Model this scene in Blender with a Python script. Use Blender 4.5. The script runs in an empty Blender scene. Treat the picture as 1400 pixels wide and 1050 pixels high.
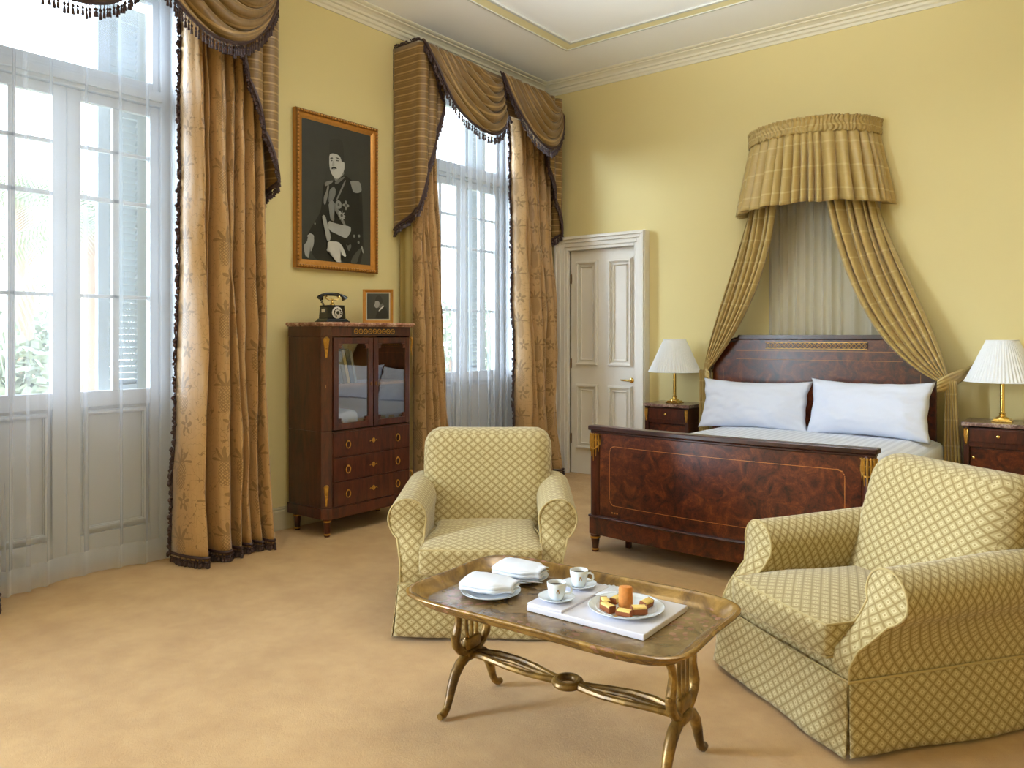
import bpy, bmesh, math, random
from math import sin, cos, pi, radians, sqrt, exp
from mathutils import Vector, noise

SC = bpy.context.scene
COL = SC.collection
RND = random.Random(7)

# ---------------------------------------------------------------- colours
def lin(c):
    c /= 255.0
    return c / 12.92 if c <= 0.04045 else ((c + 0.055) / 1.055) ** 2.4

def rgb(r, g, b):
    return (lin(r), lin(g), lin(b), 1.0)

# ---------------------------------------------------------------- materials
class NT:
    """small helper around a node tree"""
    def __init__(self, m):
        self.m = m
        self.t = m.node_tree
        self.bsdf = self.t.nodes.get('Principled BSDF')
        self.out = [n for n in self.t.nodes if n.type == 'OUTPUT_MATERIAL'][0]
    def n(self, typ, **kw):
        nd = self.t.nodes.new(typ)
        for k, v in kw.items():
            if k.startswith('i_'):
                key = k[2:]
                key = int(key) if key.isdigit() else key
                nd.inputs[key].default_value = v
            else:
                setattr(nd, k, v)
        return nd
    def l(self, a, b):
        self.t.links.new(a, b)
    def math(self, op, a, b=None, c=None, clamp=False):
        nd = self.t.nodes.new('ShaderNodeMath')
        nd.operation = op
        nd.use_clamp = clamp
        for i, v in enumerate((a, b, c)):
            if v is None:
                continue
            if isinstance(v, (int, float)):
                nd.inputs[i].default_value = v
            else:
                self.l(v, nd.inputs[i])
        return nd.outputs[0]
    def mix(self, f, a, b, blend='MIX'):
        nd = self.t.nodes.new('ShaderNodeMix')
        nd.data_type = 'RGBA'
        nd.blend_type = blend
        for k, v in ((0, f), (6, a), (7, b)):
            if isinstance(v, (int, float, tuple)):
                nd.inputs[k].default_value = v
            else:
                self.l(v, nd.inputs[k])
        return nd.outputs[2]
    def ramp(self, f, stops, interp='LINEAR'):
        nd = self.t.nodes.new('ShaderNodeValToRGB')
        nd.color_ramp.interpolation = interp
        els = nd.color_ramp.elements
        els[0].position, els[0].color = stops[0]
        els[1].position, els[1].color = stops[-1]
        for p, c in stops[1:-1]:
            e = els.new(p)
            e.color = c
        self.l(f, nd.inputs[0])
        return nd.outputs[0]
    def coord(self, which='Object', scale=None):
        tc = self.n('ShaderNodeTexCoord')
        o = tc.outputs[which]
        if scale is not None:
            mp = self.n('ShaderNodeMapping')
            mp.inputs['Scale'].default_value = scale if isinstance(scale, tuple) else (scale,) * 3
            self.l(o, mp.inputs[0])
            o = mp.outputs[0]
        return o
    def noise(self, vec, scale=5.0, detail=3.0, rough=0.5, dist=0.0):
        nd = self.n('ShaderNodeTexNoise')
        nd.inputs['Scale'].default_value = scale
        nd.inputs['Detail'].default_value = detail
        nd.inputs['Roughness'].default_value = rough
        nd.inputs['Distortion'].default_value = dist
        self.l(vec, nd.inputs['Vector'])
        return nd.outputs[0]
    def bump(self, h, strength=0.3, dist=0.01):
        nd = self.n('ShaderNodeBump')
        nd.inputs['Strength'].default_value = strength
        nd.inputs['Distance'].default_value = dist
        self.l(h, nd.inputs['Height'])
        self.l(nd.outputs[0], self.bsdf.inputs['Normal'])
    def base(self, c):
        if isinstance(c, tuple):
            self.bsdf.inputs['Base Color'].default_value = c
        else:
            self.l(c, self.bsdf.inputs['Base Color'])

def newmat(name, col=(0.8, 0.8, 0.8, 1), rough=0.5, metal=0.0, spec=0.5, sheen=0.0):
    m = bpy.data.materials.new(name)
    m.use_nodes = True
    k = NT(m)
    k.bsdf.inputs['Base Color'].default_value = col
    k.bsdf.inputs['Roughness'].default_value = rough
    k.bsdf.inputs['Metallic'].default_value = metal
    k.bsdf.inputs['Specular IOR Level'].default_value = spec
    if sheen:
        k.bsdf.inputs['Sheen Weight'].default_value = sheen
    return m, k

def plain(name, col, rough=0.5, metal=0.0, spec=0.5, var=0.06, scale=6.0, sheen=0.0, bump=0.0):
    m, k = newmat(name, col, rough, metal, spec, sheen)
    v = k.coord('Object')
    n = k.noise(v, scale, 3.0)
    dark = tuple(c * (1 - var) for c in col[:3]) + (1,)
    lite = tuple(min(1, c * (1 + var)) for c in col[:3]) + (1,)
    k.base(k.mix(n, dark, lite))
    if bump:
        k.bump(k.noise(v, scale * 12, 2.0), bump, 0.004)
    return m

M = {}
M['wall'] = plain('yellow_plaster', rgb(222, 206, 150), 0.75, spec=0.2, var=0.03, scale=1.3, bump=0.05)
M['ceil'] = plain('ceiling_white', rgb(246, 246, 244), 0.8, spec=0.2, var=0.015, scale=1.5)
M['trimw'] = plain('cream_gloss_paint', rgb(226, 219, 196), 0.45, spec=0.4, var=0.02)
M['band'] = plain('ceiling_band_yellow', rgb(236, 226, 178), 0.7, spec=0.2, var=0.02)
M['bandline'] = plain('ceiling_band_grey', rgb(206, 206, 198), 0.7, spec=0.2, var=0.02)
M['door'] = plain('grey_beige_paint', rgb(230, 224, 214), 0.4, spec=0.4, var=0.02)
M['base'] = plain('baseboard_beige', rgb(200, 190, 158), 0.45, spec=0.4, var=0.02)
M['win'] = plain('window_white_paint', rgb(196, 198, 200), 0.5, spec=0.3, var=0.02)
M['shutter'] = plain('shutter_paint', rgb(150, 156, 156), 0.6, spec=0.3, var=0.03)

# carpet
m, k = newmat('tan_carpet', rough=0.95, spec=0.1, sheen=0.25)
v = k.coord('Object')
n1 = k.noise(v, 3.6, 8.0, 0.7)
n2 = k.noise(v, 90.0, 3.0, 0.7)
n3 = k.noise(v, 420.0, 2.0, 0.7)
c = k.ramp(n1, [(0.34, rgb(182, 142, 88)), (0.66, rgb(205, 166, 110))])
c = k.mix(k.math('MULTIPLY', n3, 0.35), c, rgb(150, 118, 74))
k.base(c)
k.bump(k.math('ADD', n2, n3), 0.5, 0.006)
M['carpet'] = m

# burl walnut
def burl(name, dark, mid, lite, scale=7.0, grain=(1, 1, 1), rough=0.28):
    m, k = newmat(name, rough=rough, spec=0.5)
    v = k.coord('Object', grain)
    n1 = k.noise(v, scale, 8.0, 0.62, 1.6)
    n2 = k.noise(v, scale * 4.5, 4.0, 0.6, 2.5)
    n3 = k.noise(v, 1.6, 2.0, 0.5)
    s = k.math('ADD', k.math('MULTIPLY', n1, 0.6), k.math('MULTIPLY', n2, 0.25))
    s = k.math('ADD', s, k.math('MULTIPLY', n3, 0.18))
    k.base(k.ramp(s, [(0.40, dark), (0.53, mid), (0.70, lite)]))
    k.bsdf.inputs['Coat Weight'].default_value = 0.12
    k.bsdf.inputs['Coat Roughness'].default_value = 0.15
    M[name] = m
burl('burl', rgb(30, 11, 6), rgb(82, 34, 15), rgb(132, 68, 30), 9.0)
burl('mahogany', rgb(42, 16, 9), rgb(70, 30, 17), rgb(98, 48, 28), 5.0, (3, 3, 0.5))
burl('darkwood', rgb(34, 13, 9), rgb(52, 22, 14), rgb(70, 33, 22), 5.0, (2, 2, 2))
M['inlay'] = plain('satinwood_inlay', rgb(176, 112, 52), 0.35)
M['interior'] = plain('cabinet_interior_wood', rgb(168, 128, 86), 0.6)
M['ormolu'] = plain('gilt_bronze', rgb(196, 150, 70), 0.35, metal=0.85, var=0.35, scale=60)
M['ormolu_dark'] = plain('aged_bronze', rgb(120, 82, 44), 0.4, metal=0.7, var=0.35, scale=60)
M['brass'] = plain('polished_brass', rgb(226, 192, 110), 0.18, metal=1.0, var=0.05)
M['gilt'] = plain('gilt_picture_frame', rgb(184, 128, 58), 0.38, metal=0.55, var=0.18, scale=40)
M['giltdark'] = plain('gilt_picture_beading', rgb(128, 86, 34), 0.45, metal=0.5, var=0.4, scale=90)

# marble tops
m, k = newmat('brown_marble', rough=0.2)
v = k.coord('Object')
n = k.noise(v, 22.0, 6.0, 0.65, 1.2)
k.base(k.ramp(n, [(0.35, rgb(70, 50, 46)), (0.52, rgb(120, 92, 82)), (0.62, rgb(172, 150, 136))]))
M['marble'] = m
m, k = newmat('pink_marble', rough=0.25)
v = k.coord('Object')
n = k.noise(v, 16.0, 6.0, 0.65, 1.2)
k.base(k.ramp(n, [(0.35, rgb(120, 76, 62)), (0.52, rgb(168, 122, 100)), (0.65, rgb(210, 180, 156))]))
M['marble_pink'] = m

# gilded painted table
def gilded(name, a, b, c, rough=0.33, metal=0.45, flowers=False):
    m, k = newmat(name, rough=rough, metal=metal)
    v = k.coord('Object')
    n = k.noise(v, 9.0, 6.0, 0.65, 0.8)
    col = k.ramp(n, [(0.32, a), (0.5, b), (0.68, c)])
    if flowers:
        vo = k.n('ShaderNodeTexVoronoi')
        vo.inputs['Scale'].default_value = 34.0
        k.l(v, vo.inputs['Vector'])
        petals = k.math('LESS_THAN', vo.outputs['Distance'], 0.42)
        big = k.math('GREATER_THAN', k.noise(v, 5.0, 1.0), 0.56)
        f = k.math('MULTIPLY', petals, big)
        col = k.mix(k.math('MULTIPLY', f, 0.6), col, k.mix(vo.outputs['Color'], rgb(112, 60, 52), rgb(176, 128, 112)))
    k.base(col)
    k.bump(k.noise(v, 60.0, 4.0), 0.15, 0.003)
    M[name] = m
gilded('gilt_wood', rgb(62, 42, 16), rgb(116, 86, 36), rgb(166, 130, 62), 0.38, 0.35)
gilded('gilt_top', rgb(84, 62, 36), rgb(112, 88, 54), rgb(140, 116, 78), 0.2, 0.1, True)
gilded('gilt_border', rgb(82, 58, 24), rgb(126, 94, 42), rgb(166, 130, 66), 0.26, 0.25, True)

# armchair fabric: diamond lattice with a small diamond in each cell (UV in metres)
m, k = newmat('diamond_upholstery', rough=0.85, spec=0.2, sheen=0.2)
tc = k.n('ShaderNodeTexCoord')
sp = k.n('ShaderNodeSeparateXYZ')
k.l(tc.outputs['UV'], sp.inputs[0])
U = k.math('DIVIDE', sp.outputs[0], 0.052)
V = k.math('DIVIDE', sp.outputs[1], 0.043)
pa = k.math('FRACT', k.math('ADD', U, V))
pb = k.math('FRACT', k.math('SUBTRACT', U, V))
da = k.math('ABSOLUTE', k.math('SUBTRACT', pa, 0.5))
db = k.math('ABSOLUTE', k.math('SUBTRACT', pb, 0.5))
mx = k.math('MAXIMUM', da, db)
line = k.math('MULTIPLY', k.math('SUBTRACT', mx, 0.37), 14.0, clamp=True)
ring = k.math('MULTIPLY', k.math('LESS_THAN', mx, 0.22), k.math('GREATER_THAN', mx, 0.10))
dot = k.math('LESS_THAN', mx, 0.07)
base = k.mix(k.noise(tc.outputs['UV'], 60.0, 2.0), rgb(162, 144, 98), rgb(182, 166, 122))
c = k.mix(k.math('MULTIPLY', line, 0.72), base, rgb(128, 106, 58))
c = k.mix(k.math('MULTIPLY', ring, 0.5), c, rgb(214, 200, 158))
c = k.mix(k.math('MULTIPLY', dot, 0.6), c, rgb(140, 118, 70))
k.base(c)
k.bump(k.noise(tc.outputs['UV'], 900.0, 2.0), 0.25, 0.001)
M['uph'] = m
M['piping'] = plain('upholstery_piping', rgb(176, 156, 104), 0.8, sheen=0.2)

# curtain damask: pineapples, flowers and leaf sprays on gold (UV in metres)
m, k = newmat('gold_damask', rough=0.42, spec=0.45, sheen=0.3)
tc = k.n('ShaderNodeTexCoord')
uv = tc.outputs['UV']
wob = k.n('ShaderNodeVectorMath', operation='ADD')
nz = k.n('ShaderNodeTexNoise')
nz.inputs['Scale'].default_value = 7.0
k.l(uv, nz.inputs['Vector'])
sc_ = k.n('ShaderNodeVectorMath', operation='SCALE')
k.l(nz.outputs['Color'], sc_.inputs[0])
sc_.inputs['Scale'].default_value = 0.05
k.l(uv, wob.inputs[0])
k.l(sc_.outputs[0], wob.inputs[1])
sp = k.n('ShaderNodeSeparateXYZ')
sc2_ = k.n('ShaderNodeVectorMath', operation='SCALE')
sc2_.inputs['Scale'].default_value = 0.64
k.l(wob.outputs[0], sc2_.inputs[0])
k.l(sc2_.outputs[0], sp.inputs[0])
# motif cells, half-drop repeat 0.17 x 0.30
cu = k.math('DIVIDE', sp.outputs[0], 0.17)
col_i = k.math('FLOOR', cu)
cv = k.math('ADD', k.math('DIVIDE', sp.outputs[1], 0.30), k.math('MULTIPLY', col_i, 0.5))
fx = k.math('MULTIPLY', k.math('SUBTRACT', k.math('FRACT', cu), 0.5), 0.17)
fy = k.math('MULTIPLY', k.math('SUBTRACT', k.math('FRACT', cv), 0.5), 0.30)
def ell(x0, y0, rx, ry):
    a = k.math('POWER', k.math('ABSOLUTE', k.math('DIVIDE', k.math('SUBTRACT', fx, x0), rx)), 2.0)
    b = k.math('POWER', k.math('ABSOLUTE', k.math('DIVIDE', k.math('SUBTRACT', fy, y0), ry)), 2.0)
    return k.math('LESS_THAN', k.math('ADD', a, b), 1.0)
fruit = ell(0.0, 0.0, 0.034, 0.058)
lat = k.math('MAXIMUM',
             k.math('LESS_THAN', k.math('FRACT', k.math('MULTIPLY', k.math('ADD', fx, fy), 72.0)), 0.36),
             k.math('LESS_THAN', k.math('FRACT', k.math('MULTIPLY', k.math('SUBTRACT', fx, fy), 72.0)), 0.36))
fruit = k.math('MULTIPLY', fruit, lat)
# crown of leaves above the fruit and spray below
ang = k.math('ARCTAN2', k.math('SUBTRACT', fy, 0.045), fx)
rad = k.math('SQRT', k.math('ADD', k.math('POWER', k.math('ABSOLUTE', fx), 2.0), k.math('POWER', k.math('ABSOLUTE', k.math('SUBTRACT', fy, 0.045)), 2.0)))
lob = k.math('ADD', 0.042, k.math('MULTIPLY', k.math('SINE', k.math('MULTIPLY', ang, 9.0)), 0.022))
crown = k.math('MULTIPLY', k.math('LESS_THAN', rad, lob), k.math('GREATER_THAN', fy, 0.05))
ang2 = k.math('ARCTAN2', k.math('ADD', fy, 0.10), k.math('SUBTRACT', fx, 0.025))
rad2 = k.math('SQRT', k.math('ADD', k.math('POWER', k.math('ABSOLUTE', k.math('SUBTRACT', fx, 0.025)), 2.0), k.math('POWER', k.math('ABSOLUTE', k.math('ADD', fy, 0.10)), 2.0)))
lob2 = k.math('ADD', 0.024, k.math('MULTIPLY', k.math('SINE', k.math('MULTIPLY', ang2, 5.0)), 0.013))
flower = k.math('MULTIPLY', k.math('LESS_THAN', rad2, lob2), k.math('GREATER_THAN', rad2, 0.008))
nn = k.noise(uv, 16.0, 1.0)
stem = k.math('LESS_THAN', k.math('ABSOLUTE', k.math('SUBTRACT', nn, 0.5)), 0.007)
mot = k.math('MAXIMUM', k.math('MAXIMUM', fruit, crown), k.math('MAXIMUM', flower, stem))
gb = k.mix(k.noise(k.coord('UV', (60, 2, 1)), 3.0, 2.0), rgb(166, 128, 80), rgb(188, 150, 98))
k.base(k.mix(k.math('MULTIPLY', mot, 0.66), gb, rgb(112, 82, 36)))
k.bump(k.noise(uv, 30.0, 3.0), 0.2, 0.01)
M['damask'] = m

# valance stripe (UV in metres, v down)
def striped(name, base_a, base_b, stripe, period, width, rough=0.45):
    m, k = newmat(name, rough=rough, spec=0.4, sheen=0.25)
    tc = k.n('ShaderNodeTexCoord')
    sp = k.n('ShaderNodeSeparateXYZ')
    k.l(tc.outputs['UV'], sp.inputs[0])
    f = k.math('FRACT', k.math('DIVIDE', sp.outputs[1], period))
    s = k.math('LESS_THAN', k.math('ABSOLUTE', k.math('SUBTRACT', f, 0.5)), width)
    s2 = k.math('LESS_THAN', k.math('ABSOLUTE', k.math('SUBTRACT', f, 0.15)), width * 0.35)
    s = k.math('MAXIMUM', s, k.math('MULTIPLY', s2, 0.4))
    b = k.mix(k.noise(tc.outputs['UV'], 9.0, 3.0), base_a, base_b)
    k.base(k.mix(k.math('MULTIPLY', s, 0.8 if name == 'swag' else 0.45), b, stripe))
    k.bump(k.noise(tc.outputs['UV'], 14.0, 3.0), 0.25, 0.015)
    M[name] = m
striped('swag', rgb(108, 80, 36), rgb(132, 100, 48), rgb(178, 144, 90), 0.062, 0.09)
striped('canopy', rgb(164, 137, 76), rgb(182, 155, 90), rgb(208, 188, 134), 0.19, 0.035, 0.4)
M['lining'] = plain('maroon_lining', rgb(62, 28, 22), 0.7)
M['lining_cream'] = plain('cream_lining', rgb(168, 148, 92), 0.7)
M['fringe'] = plain('dark_tassel_fringe', rgb(58, 36, 34), 0.6, var=0.5, scale=120)

# sheer voile: real, partly see-through cloth, denser at its hem and down its folds
def sheer(name, col, op_lo, op_hi):
    m, k = newmat(name)
    t = k.t
    t.nodes.remove(k.bsdf)
    tr = k.n('ShaderNodeBsdfTransparent')
    di = k.n('ShaderNodeBsdfDiffuse')
    tl = k.n('ShaderNodeBsdfTranslucent')
    di.inputs['Color'].default_value = col
    tl.inputs['Color'].default_value = col
    mx1 = k.n('ShaderNodeMixShader')
    mx1.inputs[0].default_value = 0.5
    k.l(di.outputs[0], mx1.inputs[1])
    k.l(tl.outputs[0], mx1.inputs[2])
    mx2 = k.n('ShaderNodeMixShader')
    tc = k.n('ShaderNodeTexCoord')
    sp = k.n('ShaderNodeSeparateXYZ')
    k.l(tc.outputs['Object'], sp.inputs[0])
    hem = k.math('LESS_THAN', sp.outputs[2], 0.15)
    lw = k.n('ShaderNodeLayerWeight')
    lw.inputs[0].default_value = 0.35
    op = k.math('ADD', op_lo, k.math('MULTIPLY', k.math('POWER', lw.outputs['Facing'], 2.5), op_hi - op_lo))
    op = k.math('ADD', op, k.math('MULTIPLY', hem, 0.18), clamp=True)
    k.l(op, mx2.inputs[0])
    k.l(tr.outputs[0], mx2.inputs[1])
    k.l(mx1.outputs[0], mx2.inputs[2])
    k.l(mx2.outputs[0], k.out.inputs[0])
    M[name] = m
sheer('voile', (0.80, 0.84, 0.92, 1), 0.27, 0.85)
sheer('voile_white', (0.85, 0.85, 0.86, 1), 0.62, 0.95)

def glass(name, tint, refl):
    m, k = newmat(name)
    k.t.nodes.remove(k.bsdf)
    tr = k.n('ShaderNodeBsdfTransparent')
    tr.inputs[0].default_value = tint
    gl = k.n('ShaderNodeBsdfGlossy')
    gl.inputs['Roughness'].default_value = 0.01
    mx = k.n('ShaderNodeMixShader')
    fr = k.n('ShaderNodeLayerWeight')
    fr.inputs[0].default_value = 0.5
    f = k.math('ADD', k.math('POWER', fr.outputs['Facing'], 5.0), refl, clamp=True)
    k.l(f, mx.inputs[0])
    k.l(tr.outputs[0], mx.inputs[1])
    k.l(gl.outputs[0], mx.inputs[2])
    k.l(mx.outputs[0], k.out.inputs[0])
    M[name] = m
glass('pane', (0.98, 0.99, 1.0, 1), 0.04)
glass('cabglass', (0.92, 0.92, 0.9, 1), 0.16)

# linens, china and food
m, k = newmat('white_striped_sheet', rough=0.6, spec=0.3, sheen=0.2)
tc = k.n('ShaderNodeTexCoord')
sp = k.n('ShaderNodeSeparateXYZ')
k.l(tc.outputs['Object'], sp.inputs[0])
f = k.math('FRACT', k.math('DIVIDE', sp.outputs[0], 0.05))
s = k.math('LESS_THAN', f, 0.5)
k.base(k.mix(s, rgb(208, 213, 226), rgb(224, 229, 240)))
M['sheet'] = m
M['pillow'] = plain('white_cotton', rgb(218, 223, 238), 0.7, spec=0.2, var=0.01, sheen=0.2, bump=0.05)
M['bedskirt'] = plain('beige_bed_skirt', rgb(196, 176, 132), 0.8, spec=0.2)
M['napkin'] = plain('white_napkin', rgb(226, 231, 242), 0.75, spec=0.2, var=0.01)
M['china'] = plain('white_china', rgb(222, 229, 236), 0.12, var=0.005)
M['chinamark'] = plain('gold_crest', rgb(168, 132, 76), 0.4)
M['lacquer'] = plain('white_lacquer', rgb(222, 220, 230), 0.22, var=0.01)
M['coffee'] = plain('coffee', rgb(52, 28, 14), 0.1)
M['crumb'] = plain('cake_crumb', rgb(232, 202, 118), 0.85, var=0.2, scale=120, bump=0.3)
M['crust'] = plain('cake_crust', rgb(136, 74, 30), 0.7, var=0.3, scale=90, bump=0.3)
M['toast'] = plain('orange_biscuit', rgb(208, 134, 62), 0.7, var=0.25, scale=110, bump=0.4)
M['leaf'] = plain('mint_leaf', rgb(80, 128, 42), 0.5)
M['silver'] = plain('silver', rgb(200, 200, 204), 0.2, metal=1.0, var=0.02)
m, k = newmat('pleated_lampshade', rgb(236, 238, 240), 0.7, spec=0.2)
k.bsdf.inputs['Subsurface Weight'].default_value = 0.0
M['shade'] = m
M['blackmetal'] = plain('black_enamel', rgb(14, 14, 16), 0.18, var=0.2)
M['dialwhite'] = plain('dial_enamel', rgb(206, 202, 192), 0.3)
M['grey'] = lambda v, w=0: None
def greymat(v):
    nm = 'photo_grey_%d' % v
    m = bpy.data.materials.get(nm)
    if m is None:
        m = plain(nm, rgb(v + 3, v + 2, max(0, v - 5)), 0.45, spec=0.25, var=0.12, scale=14)
    return m
M['bark'] = plain('palm_bark', rgb(150, 118, 96), 0.9, var=0.3, scale=12)
M['frond'] = plain('palm_frond', rgb(138, 146, 120), 0.7, var=0.3)
M['bush'] = plain('garden_foliage', rgb(138, 146, 122), 0.8, var=0.45, scale=9)
M['earth'] = plain('garden_ground', rgb(170, 168, 140), 0.9, var=0.2, scale=0.5)
M['pinkwall'] = plain('pink_render', rgb(206, 168, 138), 0.8, var=0.08)

# ---------------------------------------------------------------- mesh builder
WORLD_ROOT = {}      # empties whose parts are written in room coordinates

def root_off(o):
    while o is not None:
        if o.name in WORLD_ROOT:
            return Vector(WORLD_ROOT[o.name])
        o = o.parent
    return Vector((0, 0, 0))

class MB:
    def __init__(self):
        self.v, self.f, self.uv, self.mi = [], [], [], []
        self.cur = 0
    def face(self, idx, uv=None):
        self.f.append(tuple(idx))
        self.uv.append(uv)
        self.mi.append(self.cur)
    def box(self, x0, x1, y0, y1, z0, z1):
        b = len(self.v)
        self.v += [(x, y, z) for z in (z0, z1) for y in (y0, y1) for x in (x0, x1)]
        for q in ((0, 2, 3, 1), (4, 5, 7, 6), (0, 1, 5, 4), (2, 6, 7, 3), (0, 4, 6, 2), (1, 3, 7, 5)):
            self.face([b + i for i in q])
        return self
    def grid(self, fn, nu, nv, wrap_u=False, us=None, vs=None, flip=False, uvmode='arc', uvoff=(0, 0)):
        us = us or [i / nu for i in range(nu + 1)]
        vs = vs or [j / nv for j in range(nv + 1)]
        P = [[Vector(fn(u, v)) for u in us] for v in vs]
        b = len(self.v)
        w = len(us)
        for row in P:
            self.v += [tuple(p) for p in row]
        # arc-length coordinates
        au = [0.0]
        best = max(range(len(vs)), key=lambda j: sum((P[j][i + 1] - P[j][i]).length for i in range(w - 1)))
        for i in range(w - 1):
            au.append(au[-1] + (P[best][i + 1] - P[best][i]).length)
        mid = [0.0]
        cols = (0, w // 2, w - 1)
        for j in range(len(vs) - 1):
            mid.append(mid[-1] + sum((P[j + 1][i] - P[j][i]).length for i in cols) / 3)
        for j in range(len(vs) - 1):
            for i in range(w - 1):
                q = [(j, i), (j, i + 1), (j + 1, i + 1), (j + 1, i)]
                if flip:
                    q.reverse()
                self.face([b + a * w + c for a, c in q],
                          [(au[c] + uvoff[0], (P[a][c].z if uvmode == 'z' else -mid[a]) + uvoff[1]) for a, c in q])
        return self
    def tube(self, path, r, seg=8, cap=True, closed=False, squash=None):
        path = [Vector(p) for p in path]
        n = len(path)
        rs = r if isinstance(r, (list, tuple)) else [r] * n
        b = len(self.v)
        up = Vector((0, 0, 1))
        prev = None
        for i, p in enumerate(path):
            if closed:
                t = path[(i + 1) % n] - path[i - 1]
            else:
                t = path[min(i + 1, n - 1)] - path[max(i - 1, 0)]
            if t.length < 1e-9:
                t = Vector((0, 0, 1))
            t.normalize()
            if prev is None:
                a = up.cross(t)
                if a.length < 0.1:
                    a = Vector((1, 0, 0)).cross(t)
            else:
                a = prev - t * prev.dot(t)
                if a.length < 1e-6:
                    a = up.cross(t)
            a.normalize()
            prev = a
            c = t.cross(a)
            for s in range(seg):
                th = 2 * pi * s / seg
                q1, q2 = (1, 1) if squash is None else squash
                self.v.append(tuple(p + a * (cos(th) * rs[i] * q1) + c * (sin(th) * rs[i] * q2)))
        m = n if closed else n - 1
        for i in range(m):
            for s in range(seg):
                i2, s2 = (i + 1) % n, (s + 1) % seg
                self.face([b + i * seg + s, b + i * seg + s2, b + i2 * seg + s2, b + i2 * seg + s])
        if cap and not closed:
            self.face([b + s for s in range(seg)][::-1])
            self.face([b + (n - 1) * seg + s for s in range(seg)])
        return self
    def lathe(self, prof, c=(0, 0, 0), seg=24, sx=1.0, sy=1.0, a0=0.0):
        b = len(self.v)
        for r, z in prof:
            for s in range(seg):
                th = a0 + 2 * pi * s / seg
                self.v.append((c[0] + r * sx * cos(th), c[1] + r * sy * sin(th), c[2] + z))
        n = len(prof)
        for i in range(n - 1):
            for s in range(seg):
                s2 = (s + 1) % seg
                self.face([b + i * seg + s, b + i * seg + s2, b + (i + 1) * seg + s2, b + (i + 1) * seg + s])
        if prof[0][0] > 1e-6:
            self.face([b + s for s in range(seg)][::-1])
        if prof[-1][0] > 1e-6:
            self.face([b + (n - 1) * seg + s for s in range(seg)])
        return self
    def prism(self, poly, fn, d0, d1):
        """poly: 2-D outline, fn(a, b, d) -> xyz"""
        b = len(self.v)
        n = len(poly)
        for d in (d0, d1):
            self.v += [tuple(fn(p[0], p[1], d)) for p in poly]
        self.face([b + i for i in range(n)][::-1])
        self.face([b + n + i for i in range(n)])
        for i in range(n):
            j = (i + 1) % n
            self.face([b + i, b + j, b + n + j, b + n + i])
        return self
    def rbox(self, c, h, r, n=8, deform=None):
        """rounded cushion box"""
        h = Vector(h); c = Vector(c)
        r = min(r, min(h) * 0.999)
        ts = [sin(pi / 2 * (-1 + 2 * i / n)) for i in range(n + 1)]
        def pt(q):
            q = Vector((q[0] * h.x, q[1] * h.y, q[2] * h.z))
            inn = Vector([max(-(h[i] - r), min(h[i] - r, q[i])) for i in range(3)])
            d = q - inn
            p = inn + (d.normalized() * r if d.length > 1e-9 else d)
            if deform:
                p = Vector(deform(p))
            return p + c
        for ax in range(3):
            for sg in (-1, 1):
                a1, a2 = (ax + 1) % 3, (ax + 2) % 3
                b = len(self.v)
                for t2 in ts:
                    for t1 in ts:
                        q = [0, 0, 0]
                        q[ax], q[a1], q[a2] = sg, t1, t2
                        self.v.append(tuple(pt(q)))
                w = n + 1
                ua, va = ((1, 2), (0, 2), (0, 1))[ax]
                for j in range(n):
                    for i in range(n):
                        f = [b + j * w + i, b + j * w + i + 1, b + (j + 1) * w + i + 1, b + (j + 1) * w + i]
                        if sg < 0:
                            f.reverse()
                        self.face(f, [(self.v[q_][ua], self.v[q_][va]) for q_ in f])
        return self
    def build(self, name, mat, parent=None, smooth=True, bevel=0.0, weld=False, solid=0.0, subsurf=0, autos=35):
        off = root_off(parent)
        me = bpy.data.meshes.new(name)
        me.from_pydata([(x - off.x, y - off.y, z - off.z) for x, y, z in self.v], [], self.f)
        mats = mat if isinstance(mat, (list, tuple)) else [mat]
        for mm in mats:
            me.materials.append(mm)
        uvl = me.uv_layers.new(name='UVMap')
        data = [0.0] * (2 * len(me.loops))
        for p in me.polygons:
            p.material_index = self.mi[p.index]
            uv = self.uv[p.index]
            if uv is not None and len(uv) == p.loop_total:
                for kx, li in enumerate(p.loop_indices):
                    data[2 * li], data[2 * li + 1] = uv[kx]
            else:
                nx, ny, nz = (abs(a) for a in p.normal)
                for li in p.loop_indices:
                    co = me.vertices[me.loops[li].vertex_index].co
                    if nz >= nx and nz >= ny:
                        data[2 * li], data[2 * li + 1] = co.x, co.y
                    elif nx >= ny:
                        data[2 * li], data[2 * li + 1] = co.y, co.z
                    else:
                        data[2 * li], data[2 * li + 1] = co.x, co.z
        uvl.data.foreach_set('uv', data)
        if weld:
            bm = bmesh.new()
            bm.from_mesh(me)
            bmesh.ops.remove_doubles(bm, verts=bm.verts, dist=0.0004)
            bmesh.ops.recalc_face_normals(bm, faces=bm.faces)
            bm.to_mesh(me)
            bm.free()
        if smooth:
            me.polygons.foreach_set('use_smooth', [True] * len(me.polygons))
            if autos:
                try:
                    me.set_sharp_from_angle(angle=radians(autos))
                except Exception:
                    pass
        me.update()
        o = bpy.data.objects.new(name, me)
        COL.objects.link(o)
        if parent is not None:
            o.parent = parent
        if bevel:
            b = o.modifiers.new('bevel', 'BEVEL')
            b.width = bevel
            b.segments = 2
            b.limit_method = 'ANGLE'
            b.angle_limit = radians(40)
        if solid:
            s = o.modifiers.new('solid', 'SOLIDIFY')
            s.thickness = solid
            s.offset = 0
        if subsurf:
            s = o.modifiers.new('sub', 'SUBSURF')
            s.levels = s.render_levels = subsurf
        return o

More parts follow.
